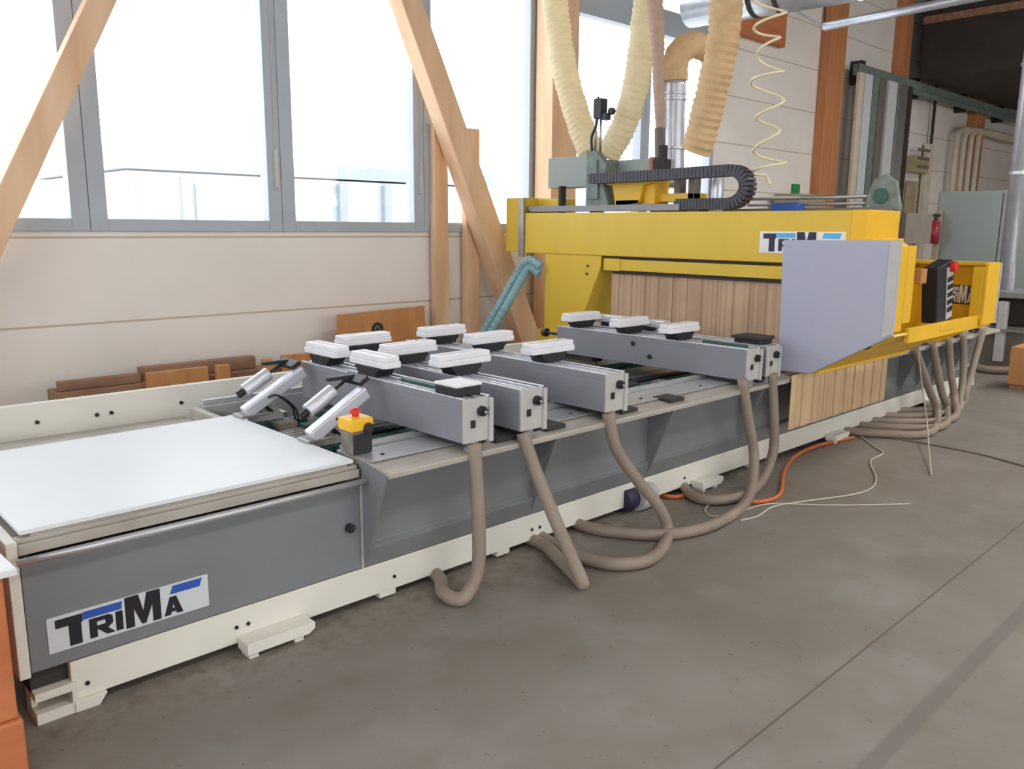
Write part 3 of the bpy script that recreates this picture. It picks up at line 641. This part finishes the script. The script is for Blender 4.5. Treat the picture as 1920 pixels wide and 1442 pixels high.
duct('extraction_duct', [(1210, -260), (1222, -60), (1227, 0), (1232, 60), (1234, 130), (1236, 200), (1238, 252)], XD-.1, .112, 'duct3', 'narrow pinkish duct hanging just left of the metal pipe', 'fabric extraction ducts over the gantry', taper=.036)
duct('extraction_duct', [(1375, -260), (1365, -60), (1362, 0), (1356, 75), (1341, 146), (1327, 204), (1312, 262), (1302, 290)], XD-.25, .130, 'duct2', 'right creased duct in shaded tan, hanging with an open end over the gantry', 'fabric extraction ducts over the gantry')
q = P(1237, 240, x=XD-.1); q2 = P(1238, 305, x=XD-.1)
tag(MB().cyl(q, q2, .046, 14).build('duct_sleeve', 'brownbox', None, .003, smooth=True), 'brown sleeve on the lower end of the narrow pinkish duct', 'sleeve')
pp = thing('metal_duct', P(1262, 300, x=6.4), 'shiny galvanised duct with a bent elbow between the fabric ducts', 'duct')
sp = spline([P(1262, 352, x=6.4), P(1262, 300, x=6.4), P(1263, 220, x=6.4), P(1265, 150, x=6.4)], 6)
MB().tube(sp, .098, 24).build('straight_pipe', 'galv', pp, smooth=True)
sp = spline([P(1265, 152, x=6.4), P(1266, 120, x=6.4), P(1276, 96, x=6.45), P(1300, 84, x=6.6), P(1325, 92, x=6.8), P(1345, 110, x=7.0)], 3)
MB().tube(sp, [.118 if i % 2 else .112 for i in range(len(sp))], 20).build('elbow', 'duct2', pp)
for py in (176, 187, 278):
    q = P(1264, py, x=6.4); MB().ring(q, (0, 0, 1), .096, .108, .025, 24).build('seam_ring', 'galv', pp, .003)
# coiled air hose
ctr = [P(1441, 346, x=5.95), P(1441, -60, x=5.95)]
hp = []; turns = 7.2; nn = 180
for i in range(nn+1):
    t = i/nn; c = ctr[0].lerp(ctr[1], t); a = t*turns*2*PI+.5*math.sin(t*9)
    rr_ = .105*(1+.25*math.sin(t*17)) if i > 6 else .02
    hp.append(c+Vector((math.cos(a)*rr_, math.sin(a)*rr_, .02*math.sin(t*31))))
hp.append(Vector((hp[-1].x, hp[-1].y, ZC)))
tag(MB().tube(hp, .0105, 8).build('coiled_air_hose', 'coil', None, smooth=True), 'loose cream spiral air hose hanging over the energy chain', 'air hose')
# corrugated teal cable conduits between ear of the beam and the machine back
for k, (o1, lab) in enumerate(((0, 'left one of the teal corrugated cable hoses behind the bed'), (14, 'right one of the teal corrugated cable hoses behind the bed'))):
    pts = spline([P(1015-4*k, 500+14*k, x=5.62), P(990+o1*.3, 488+o1, x=5.60), P(966+o1, 520, x=5.57), P(935+o1, 575, x=5.4), P(905+o1, 625, x=5.3), P(885+o1, 660, x=5.2)], 10)
    tag(MB().tube(pts, [.043 if i % 2 else .037 for i in range(len(pts))], 12).build('cable_conduit', 'teal', None), lab, 'cable hose', 'teal corrugated hoses')
q = P(948, 425, x=5.7)
v = thing('warning_lamp', (5.7, 6.09, q.z), 'small white and blue fitting on the left side of the gantry end', 'lamp')
MB().cyl((5.75, 6.10, 1.66), (5.75, 6.10, 1.71), .045, 16).build('base', 'blue', v, .003); MB().cyl((5.75, 6.10, 1.71), (5.75, 6.10, 1.75), .03, 16).build('lens', 'signw', v, .003)
MB().cyl((5.75, 6.10, 1.75), (5.75, 6.10, 1.79), .012, 10).build('stem', 'black', v)
# ------------------------------------------------------------------ operator pendant
c0 = P(1757, 552, y=2.24)
v = thing('control_pendant', c0, 'black tilted operator control pendant with keys, in the cage of the gantry', 'control panel')
ax = Vector((1, 0, 0)); az = Vector((-.20, .0, 1)).normalized(); ax = Vector((1, 0, .20)).normalized()
MB().obox(c0, ax, (0, 1, 0), az, (.14, .055, .225)).build('housing', 'black', v, .01)
MB().obox(c0+ax*.07+Vector((0, -.057, 0)), ax, (0, 1, 0), az, (.055, .003, .19)).build('key_plate', 'endplate', v, .002)
b = MB()
for i in range(5):
    for j in range(2):
        b.obox(c0+ax*(.045+.05*j)+az*(.10-.055*i)+Vector((0, -.063, 0)), ax, (0, 1, 0), az, (.017, .004, .017))
b.build('keys', 'black', v)
q = c0+ax*.09+az*.185+Vector((0, -.055, 0)); MB().cyl(q, q+Vector((0, -.04, 0)), .038, 16).build('red_button', 'red', v, .004, smooth=True)
MB().box(c0.x-.13, c0.x+.13, 2.15, 2.30, 1.0, c0.z-.20).build('bracket', 'yellow2', v, .003)
q = P(1730, 518, y=2.2)
tag(MB().box(q.x-.05, q.x+.05, 2.19, 2.25, q.z-.05, q.z+.05).build('junction_box', 'ply', None, .004), 'small orange-beige junction box beside the control pendant', 'box')
# ------------------------------------------------------------------ vacuum hoses
hl = [('console vacuum hose nearest the camera, looping back under the bed', [('y', 889, 832, 2.80), ('y', 895, 930, 2.77), ('y', 898, 1000, 2.76), ('y', 895, 1070, 2.75), ('z', 868, 1122, .036), ('z', 832, 1112, .036), ('z', 822, 1082, .036), ('p', 2.38, 3.2, .036)]),
      ('vacuum hose folding into a sharp loop on the floor, second from the tray', [('y', 980, 812, 2.80), ('y', 1003, 880, 2.74), ('y', 1035, 960, 2.65), ('y', 1065, 1030, 2.55), ('z', 1092, 1092, .036), ('z', 1082, 1082, .038), ('z', 1045, 1045, .036), ('z', 1012, 1018, .036), ('p', 3.0, 3.3, .036)]),
      ('vacuum hose of the middle console, making a wide S on the floor', [('y', 1140, 775, 2.80), ('y', 1155, 840, 2.77), ('y', 1195, 900, 2.70), ('y', 1235, 950, 2.62), ('z', 1252, 1000, .036), ('z', 1225, 1045, .036), ('z', 1160, 1058, .036), ('z', 1090, 1045, .036), ('z', 1040, 1022, .036), ('p', 3.15, 3.25, .036)]),
      ('vacuum hose of the console near the gantry, sweeping far left on the floor', [('y', 1392, 712, 2.80), ('y', 1402, 780, 2.78), ('y', 1414, 860, 2.75), ('z', 1402, 935, .036), ('z', 1350, 978, .036), ('z', 1270, 1000, .036), ('z', 1180, 1000, .036), ('z', 1090, 985, .036), ('p', 3.5, 3.3, .036)]),
      ('vacuum hose hanging just left of the light grey guard', [('y', 1447, 700, 2.80), ('y', 1451, 780, 2.78), ('y', 1449, 850, 2.78), ('z', 1421, 910, .036), ('z', 1370, 935, .036), ('z', 1300, 930, .036), ('p', 4.7, 3.3, .036)])]
for lab, pts in hl:
    q = [Vector(p_[1:]) if p_[0] == 'p' else P(p_[1], p_[2], **{p_[0]: p_[3]}) for p_ in pts]
    tag(MB().tube(spline(q, 8), .033, 12).build('vacuum_hose', 'hose', None, smooth=True), lab, 'hose', 'brown vacuum hoses of the near consoles')
far = [((1715, 653), (1743, 732), (1757, 790), (1740, 812), (1640, 812)), ((1748, 642), (1765, 732), (1776, 775), (1762, 800), (1650, 800)), ((1779, 628), (1783, 700), (1790, 750), (1782, 786), (1660, 790)),
       ((1807, 622), (1806, 700), (1800, 745), (1788, 772), (1670, 780)), ((1845, 604), (1829, 670), (1812, 730), (1795, 762), (1680, 770))]
ords = ['leftmost of the five far hoses hanging below the gantry cage', 'second from left of the five far hoses below the gantry cage', 'middle one of the five far hoses below the gantry cage', 'fourth from left of the five far hoses below the gantry cage', 'rightmost far hose, slanting down to the left past the bed end']
for i, pix in enumerate(far):
    q = [P(*pix[0], y=2.76), P(*pix[1], y=2.74), P(*pix[2], y=2.70)]
    q[2].z = max(q[2].z, .05)
    q += [P(*pix[3], z=.036+.0*i), P(*pix[4], z=.036)]
    e_ = q[-1]; q.append(Vector((e_.x-.2, max(e_.y, 3.25)+.1*i, .036)))
    q[0] = Vector((q[0].x, 2.76, min(.72, q[0].z)))
    tag(MB().tube(spline(q, 8), .034, 10).build('vacuum_hose', 'hose', None, smooth=True), ords[i], 'hose', 'brown vacuum hoses beyond the gantry')
# consoles parked beyond the gantry from which those hoses hang
for i, x in enumerate((7.43, 7.83, 8.23, 8.62, 9.17)):
    c = console(1.7); c.location = (x, 2.80, 0); c['label'] = ['first', 'second', 'third', 'fourth', 'last'][i]+' parked console beam beyond the gantry cage'; c['group'] = 'console beams parked beyond the gantry'
# ------------------------------------------------------------------ cables on the floor
def cable(name, pix, r, m, label, z=None, start=None):
    q = [P(a, b_, z=(r+.001)) for a, b_ in pix]
    if start: q = [Vector(s_) for s_ in start]+q
    return tag(MB().tube(spline(q, 7), r, 8).build(name, m, None, smooth=True), label, 'cable')
cable('power_cable', [(1225, 925), (1262, 932), (1300, 928), (1380, 938), (1430, 940), (1463, 925), (1470, 885), (1492, 855), (1535, 835), (1600, 820)], .014, 'orange', 'thick orange power cable lying along the foot of the machine bed')
cable('thin_cable', [(1612, 817), (1640, 838), (1655, 850), (1632, 865), (1642, 895), (1634, 915), (1595, 928), (1500, 941), (1450, 950), (1420, 968), (1388, 976)], .006, 'sheer', 'thin pale cable winding from the bed foot to the hose loop on the floor')
cable('thin_cable', [(1390, 938), (1340, 942), (1322, 955), (1335, 968), (1380, 962), (1440, 945), (1540, 947), (1610, 947), (1705, 945)], .005, 'sheer', 'thin pale cable with a small loop and a straight end on open floor')
cable('thin_cable', [(1605, 812), (1680, 822), (1760, 836), (1840, 852), (1900, 868), (1960, 885)], .006, 'brownbox', 'thin brown cable running from the bed foot off to the right')
q = [P(1722, 660, y=2.5), P(1731, 740, y=2.5), P(1738, 790, y=2.5)]
f1 = P(1746, 890, z=.008); q[-1].z = max(q[-1].z, .05); q += [q[-1].lerp(f1, .4)+Vector((0, 0, -.015)), f1]
for w_ in q: w_.z = max(w_.z, .008)
tag(MB().tube(spline(q, 6), .006, 8).build('hanging_cable', 'sheer', None, smooth=True), 'thin pale cable hanging from the gantry cage to the floor', 'cable')
# ------------------------------------------------------------------ small motor under the bed
v = thing('blower_motor', (3.75, 2.95, 0), 'small beige and blue blower motor on the floor beneath the bed', 'motor')
MB().cyl((3.78, 3.02, .080), (3.88, 3.02, .080), .072, 18).build('motor_body', 'navy', v, .004, smooth=True)
MB().cyl((3.88, 2.99, .080), (4.02, 2.99, .080), .080, 20).build('fan_housing', 'endplate', v, .006, smooth=True); MB().cyl((4.02, 2.99, .080), (4.035, 2.99, .080), .04, 14).build('hub', 'black', v, .003)
# ------------------------------------------------------------------ timber along the window wall
def poly_plank(name, pix, y0, y1, m, label, cat, group=None):
    poly = [(P(a, b_, y=y0).x, P(a, b_, y=y0).z) for a, b_ in pix]
    return tag(MB().prism(poly, 'y', y0, y1).build(name, m, None, .006), label, cat, group)
b1 = [P(163, 0, y=6.2), P(220, 0, y=6.2), P(33, 413, y=6.2), P(0, 346, y=6.2)]
def ext(a, b_, z): t = (z-a.z)/(b_.z-a.z); return (a.x+(b_.x-a.x)*t, z)
poly = [ext(b1[0], b1[3], 5.85), ext(b1[1], b1[2], 5.85), ext(b1[1], b1[2], .0), ext(b1[0], b1[3], .0)]
tag(MB().prism(poly, 'y', 6.2, 6.34).build('diagonal_brace', 'wood', None, .006), 'left diagonal timber brace, leaning to the right in front of the windows', 'timber brace', 'diagonal timber braces')
c1 = [P(750, 0, y=6.2), P(919, 480, y=6.2), P(813, 70, y=6.2), P(933, 410, y=6.2)]
poly = [ext(c1[0], c1[1], 5.85), ext(c1[2], c1[3], 5.85), ext(c1[2], c1[3], .0), ext(c1[0], c1[1], .0)]
tag(MB().prism(poly, 'y', 6.18, 6.36).build('diagonal_brace', 'wood', None, .006), 'right diagonal timber brace, running down behind the yellow gantry end', 'timber brace', 'diagonal timber braces')
for (px0, px1, py, lab) in ((808, 835, 230, 'left thin upright stud leaning under the right diagonal brace'), (868, 895, 240, 'right thin upright stud behind the right diagonal brace')):
    a = P(px0, py, y=6.42); b_ = P(px1, py, y=6.42)
    tag(MB().box(a.x+.01, b_.x, 6.385, 6.455, 0, a.z).build('timber_stud', 'wood', None, .004), lab, 'timber stud', 'thin timber studs')
# plywood board with a ring mark
v = thing('plywood_board', (4.3, 6.2, 0), 'orange plywood board with a dark ring leaning on the wall behind the pods', 'board')
MB().prism([(3.80, 0), (4.80, 0), (4.76, .965), (3.82, .94)], 'y', 6.22, 6.24).build('board', 'ply', v, .002)
p = P(708, 617, y=6.215); MB().ring((p.x, 6.217, p.z), (0, 1, 0), .03, .062, .006, 24).build('ring_mark', 'dark', v)
MB().cyl((p.x, 6.213, p.z), (p.x, 6.221, p.z), .018, 14).build('centre_plug', 'dark', v)
# stacked timbers behind the bed
for i, (x0, x1, z0, z1, y0, y1, m_, lab) in enumerate((
        (1.9, 3.5, 0, .22, 5.75, 6.15, 'timber', 'broad squared timber at the bottom of the stack behind the bed'),
        (1.9, 3.4, .22, .46, 5.78, 6.12, 'timber', 'squared timber lying second in the stack behind the bed'),
        (1.5, 3.35, .46, .60, 5.90, 6.14, 'timber', 'long brown timber in the stack behind the rear rail'),
        (2.05, 3.3, .60, .66, 5.98, 6.14, 'timber', 'flat board crossing the top of the stack behind the rear rail'),
        (1.53, 2.08, .60, .655, 5.95, 6.02, 'timber', 'short reddish plank sticking out left on top of the stack'),
        (2.06, 2.52, .46, .665, 5.80, 5.84, 'ply', 'light plywood offcut standing in front of the stack'))):
    pass
stack = [(1.9, 3.5, 0, .22, 5.75, 6.15, 'timber', 'broad squared timber at the bottom of the stack behind the bed'),
         (1.9, 3.4, .22, .46, 5.78, 6.12, 'timber', 'squared timber second from the bottom of the stack behind the bed'),
         (1.50, 3.35, .46, .60, 5.92, 6.14, 'timber', 'long dark timber second from the top of the stack behind the rear rail'),
         (1.53, 2.06, .60, .665, 5.97, 6.03, 'timber', 'short reddish plank sticking out at the left end of the stack'),
         (2.08, 2.95, .60, .695, 6.02, 6.10, 'timber', 'dark plank on top of the stack behind the rear rail'),
         (2.06, 2.50, .46, .680, 5.86, 5.90, 'ply', 'light plywood offcut standing on edge before the stack'),
         (2.56, 2.66, .46, .68, 5.84, 5.90, 'ply', 'left one of the upright wood blocks before the stack'),
         (2.93, 3.00, .46, .69, 5.84, 5.90, 'ply', 'right one of the upright wood blocks before the stack'),
         (3.10, 3.38, .46, .70, 5.86, 5.91, 'ply', 'reddish plywood piece at the right end of the stack')]
for (x0, x1, z0, z1, y0, y1, m_, lab) in stack:
    tag(MB().box(x0, x1, y0, y1, z0+.0005, z1).build('timber_piece', m_, None, .006), lab, 'timber', 'stacked timber behind the bed')
# ------------------------------------------------------------------ bench at lower left
v = thing('work_bench', (.1, 2.9, 0), 'orange wooden bench with white top at the lower left, against the end of the bed', 'bench')
a = P(32, 1066, y=2.70)
MB().prism([(-1.2, 2.70), (a.x, 2.70), (a.x-.02, 3.2), (a.x-.0, 3.6), (-1.2, 3.6)], 'z', a.z-.022, a.z).build('bench_top', 'white', v, .003)
MB().box(-1.15, .497, 2.715, 3.55, .205, a.z-.023).build('body', 'woodo', v, .006)
MB().box(-1.15, .507, 2.70, 3.55, 0, .203).build('plinth', 'woodo', v, .006)
# ------------------------------------------------------------------ far wall equipment
v = thing('door_track', (13.3, 6.3, 4.1), 'long grey-green steel track high on the wall beyond the second timber post', 'track')
MB().box(13.36, 21.5, 6.22, 6.34, 4.09, 4.26).build('track_rail', 'green', v, .01); MB().box(13.36, 21.5, 6.18, 6.22, 4.02, 4.10).build('track_lip', 'green', v, .005)
for x in (13.6, 15.8, 18.2, 20.4): MB().box(x, x+.12, 6.3, YW-.002, 4.0, 4.35).build('wall_bracket', 'dark', v, .004)
cols = [(1585, 1594, 'pipew'), (1596, 1610, 'signs'), (1612, 1622, 'green'), (1624, 1636, 'brownbox'), (1641, 1657, 'signs'), (1660, 1677, 'steel'), (1679, 1686, 'platform')]
lb = ['short pale strip beside the timber post', 'broad white profile, left one on the door track', 'grey-green perforated profile next to the left white profile', 'brown-grey profile in the middle below the track', 'broad white profile, right one on the door track', 'bare steel profile right of the right white profile', 'dark narrow profile, last one below the track']
for i, (pa, pb, m_) in enumerate(cols):
    a = P(pa, 300, y=6.25); b_ = P(pb, 300, y=6.25)
    tag(MB().box(a.x, b_.x, 6.12, 6.18, 0, 4.10).build('steel_profile', m_, None, .006), lb[i], 'profile', 'upright profiles below the track')
a = P(1708, 292, y=6.4); b_ = P(1730, 326, y=6.4)
v = thing('switch_box', (a.x, 6.4, 2.7), 'beige electric switch box on the far wall, left of the conduit', 'switch box')
MB().box(a.x, b_.x, 6.3, YW-.002, b_.z, a.z).build('box_body', 'wallblock', v, .01)
for k in range(3): MB().box(a.x+.04, b_.x-.04, 6.285, 6.30, b_.z+.08+k*.15, b_.z+.13+k*.15).build('breaker_row', 'brownbox', v)
a = P(1738, 300, y=6.4)
tag(MB().box(a.x-.08, a.x+.16, 6.35, 6.45, .3, 3.3).build('wall_conduit', 'pipew', None, .01), 'upright cream cable conduit on the far wall', 'conduit')
tag(MB().cyl((a.x+.12, 6.4, 3.3), (a.x+.12, 6.4, ZC), .03, 8).build('wall_cable', 'platform', None), 'thin dark cable running up from the cream conduit', 'cable')
a = P(1713, 340, y=6.4)
tag(MB().box(a.x-.15, a.x+.2, 6.40, 6.48, 0, 2.6).build('wall_panel_strip', 'wallblock', None, .006), 'brownish upright panel strip under the switch box', 'panel')
for i, px in enumerate((1790, 1802, 1813, 1824)):
    a = P(px, 300, y=6.3); t_ = P(px, 238+i*2, y=6.3); s_ = .45
    pts = spline([(a.x, 6.3-.02*i, 0), (a.x, 6.3-.02*i, 2), (a.x, 6.3-.02*i, t_.z-.35), (a.x+.12, 6.3-.02*i, t_.z-.06), (a.x+.7, 6.28-.02*i, t_.z+.02), (a.x+3.2, 6.25-.02*i, t_.z-.02)], 6)
    tag(MB().tube(pts, .055, 8).build('wall_pipe', 'pipew', None, smooth=True), ['first', 'second', 'third', 'fourth'][i]+' from the left of four cream pipes bending along the far wall', 'pipe', 'cream pipes on the far wall')
a = P(1830, 300, y=6.4)
# big grey board, steel pipe, dark machine, crate at right
v = thing('storage_cabinet', (13, 4.0, 0), 'large blue-grey cabinet standing beyond the far end of the machine', 'cabinet')
MB().box(13, 13.7, 3.05, 4.73, 0.05, 2.25).build('body', 'greyboard', v, .01); MB().box(12.975, 13, 3.08, 3.86, .1, 2.22).build('door', 'greyboard', v, .004); MB().box(12.975, 13, 3.88, 4.70, .1, 2.22).build('door', 'greyboard', v, .004)
MB().box(13.02, 13.68, 3.1, 4.7, 0, .05).build('plinth', 'dark', v)
v = thing('fire_extinguisher', (12.6, 4.7, 0), 'dark red fire extinguisher hanging left of the blue-grey cabinet', 'fire extinguisher')
a = P(1750, 450, x=12.8); b_ = P(1752, 408, x=12.8)
MB().cyl((12.8, a.y, a.z-.05), (12.8, a.y, a.z+.24), .075, 16).dome((12.8, a.y, a.z+.24), .075, .05).build('cylinder', 'dkred', v, smooth=True)
MB().cyl((12.8, a.y, a.z+.28), (12.8, a.y, a.z+.36), .025, 10).box(12.77, 12.83, a.y-.06, a.y+.05, a.z+.33, a.z+.37).build('valve', 'black', v)
MB().box(12.88, 12.94, a.y-.04, a.y+.04, 0, a.z+.42).build('stand_post', 'wallblock', v, .01)
a = P(1888, 515, x=11.9); b_ = P(1912, 100, x=11.9)
v = thing('steel_pipe', (11.9, a.y, a.z), 'upright galvanised extraction pipe rising from the dark machine at the right edge', 'pipe')
MB().tube([(11.9, a.y, .96), (11.9, a.y, 4.2), (11.9, a.y, ZC)], .10, 20).build('pipe_body', 'galv', v, smooth=True)
q = P(1895, 325, x=11.9); MB().ring((11.9, a.y, q.z), (0, 0, 1), .10, .115, .04, 20).build('coupling', 'galv', v, .003)
MB().ring((11.9, a.y, 3.7), (0, 0, 1), .10, .115, .04, 20).build('coupling', 'galv', v, .003)
v = thing('dust_machine', (11.6, 3.3, 0), 'dark brown woodworking machine with pale column at the right edge', 'machine')
MB().box(11.35, 12.1, 2.75, 3.75, .03, .55).build('cabinet', 'brownbox', v, .02)
MB().box(11.45, 12.1, 2.75, 3.65, .55, .90).build('motor_housing', 'platform', v, .03)
MB().box(11.25, 12.2, 2.6, 3.85, .90, .97).build('table', 'steel', v, .008)
a = P(1880, 600, x=11.3); MB().box(11.24, 11.34, a.y-.05, a.y+.05, .12, .86).build('column', 'endplate', v, .01)
MB().cyl((11.3, 3.42, .74), (11.3, 3.42, .84), .10, 16).cyl((11.25, 3.25, .70), (11.34, 3.25, .70), .08, 14).build('handwheel', 'black', v, .004)
MB().box(11.2, 11.3, 2.9, 3.6, .50, .53).build('guide_bar', 'steel', v, .004)
MB().box(11.5, 12.0, 2.85, 3.6, 0, .03).build('feet', 'dark', v)
MB().tube(spline([(11.25, 3.60, .06), (11.1, 3.4, .05), (11.0, 3.2, .05), (11.2, 2.9, .06)], 8), .045, 12).build('floor_hose', 'hose', v, smooth=True)
a = P(1896, 650, y=2.75)
v = thing('wooden_crate', (10.9, 2.6, 0), 'orange-brown wooden crate at the right edge on the floor', 'crate')
MB().box(a.x, a.x+.6, 2.25, 2.75, .06, a.z).build('crate_box', 'ply', v, .006); MB().box(a.x+.02, a.x+.12, 2.27, 2.73, 0, .06).build('skid', 'timber', v); MB().box(a.x+.45, a.x+.55, 2.27, 2.73, 0, .06).build('skid', 'timber', v)
# overhead platform, ducts, pipe
v = thing('overhead_platform', (15.6, 5.5, 4.3), 'platform toned dark brown as roof shade, hung below the roof at the upper right', 'platform')
a = P(1712, 110, x=15.6)
MB().box(15.6, 24.5, 1.5, 6.2, 4.28, 5.60).build('platform_body', 'platform', v, .02)
MB().box(15.55, 15.6, 1.5, 6.2, 5.18, 5.30).build('edge_beam', 'timber', v, .004)
for y in (1.9, 5.9): MB().cyl((16, y, 5.6), (16, y, ZC), .04, 8).build('hanger', 'platform', v)
for x in (17.5, 20.5): MB().box(x, x+.2, 6.0, 6.2, 5.6, ZC).build('hanger', 'platform', v)
a = P(1545, 50, x=9.0); b_ = P(1800, 0, x=9.0)
v = thing('ceiling_pipe', (9, a.y, a.z), 'slim galvanised pipe crossing under the roof at the upper right', 'pipe')
d = (b_-a)
MB().tube([a, a+d*1.0, a+d*3.0], .045, 14).build('pipe_body', 'galv', v, smooth=True)
q = P(1470, 8, x=8.6); MB().tube([a, q, q+(q-a)*1.2], .014, 8).build('brace_rod', 'galv', v)
MB().cyl(a+d*1.2, Vector((a.x, (a+d*1.2).y, ZC)), .012, 8).build('hanger', 'galv', v); MB().cyl(a, Vector((a.x, a.y, ZC)), .012, 8).build('hanger', 'platform', v)
a = P(1485, 18, x=8.4)
v = thing('ceiling_duct', (8.4, a.y, a.z), 'blue-grey round duct crossing at the top edge above the coiled hose', 'duct')
MB().cyl((8.4, 5.95, a.z+.23), (8.4, 3.97, a.z+.17), .21, 24).build('duct_body', 'galv', v, smooth=True)
MB().ring((8.4, 4.80, a.z+.2), (0, 1, 0), .21, .225, .05, 24).build('coupling', 'dark', v, .003)
MB().ring((8.4, 5.10, a.z+.21), (0, 1, 0), .21, .225, .05, 24).build('coupling', 'dark', v, .003)
MB().cyl((8.4, 4.4, a.z+.38), (8.4, 4.4, ZC), .015, 8).build('hanger', 'galv', v)
a = P(1495, 354, y=6.45)
tag(MB().box(a.x-.1, a.x+.1, 6.46, 6.495, a.z-.07, a.z+.07).build('exit_sign', 'exit', None), 'tiny green wall sign above the gantry, left of the second timber post', 'sign')
a = P(1510, 370, y=6.3)
tag(MB().box(11.3, 12.1, 6.0, 6.4, 0, 2.2).build('wall_cabinet', 'wallblock', None, .01), 'low beige cupboard at the wall behind the gantry, left of the second timber post', 'cupboard')
# ------------------------------------------------------------------ light
wd = bpy.data.worlds.new('world'); SC.world = wd; wd.use_nodes = True
nt = wd.node_tree; bg = nt.nodes['Background']
tc = nt.nodes.new('ShaderNodeTexCoord'); sp_ = nt.nodes.new('ShaderNodeSeparateXYZ'); cr = nt.nodes.new('ShaderNodeValToRGB')
nt.links.new(tc.outputs['Generated'], sp_.inputs[0]); nt.links.new(sp_.outputs['Z'], cr.inputs['Fac'])
cr.color_ramp.elements[0].color = (.95, .97, 1, 1); cr.color_ramp.elements[1].color = (.82, .9, 1, 1)
nt.links.new(cr.outputs['Color'], bg.inputs['Color']); bg.inputs['Strength'].default_value = 4.2
def area(name, loc, rot, sx, sy, power, col):
    ld = bpy.data.lights.new(name, 'AREA'); ld.shape = 'RECTANGLE'; ld.size = sx; ld.size_y = sy; ld.energy = power; ld.color = col
    o = bpy.data.objects.new(name, ld); COL.objects.link(o); o.location = loc; o.rotation_euler = rot; return o
for x, y, w_ in ((-1.5, -1.5, 70), (3.5, -1.5, 110), (8.5, -1.0, 150), (12.5, 0, 200), (17.5, 0, 360)):
    area('ceiling_fill', (x, y, ZC-.1), (0, 0, 0), 3.0, 1.0, w_, (1, .97, .93))  # unseen fill lights added under the ceiling, no fixtures modelled
area('opposite_side_fill', (5, Y0+.1, 2.9), (PI/2, 0, 0), 16, 2.6, 520, (.96, .97, 1))  # added unseen light for daylight from behind the camera; this wall is solid
area('left_end_fill', (X0+.1, 0, 2.8), (0, -PI/2, 0), 2.6, 9, 330, (.9, .94, 1))  # added unseen light giving bluish daylight from the solid left wall
SC.view_settings.view_transform = 'Standard'; SC.view_settings.look = 'None'; SC.view_settings.gamma = 1; SC.view_settings.use_curve_mapping = False
SC.view_settings.exposure = 0.0
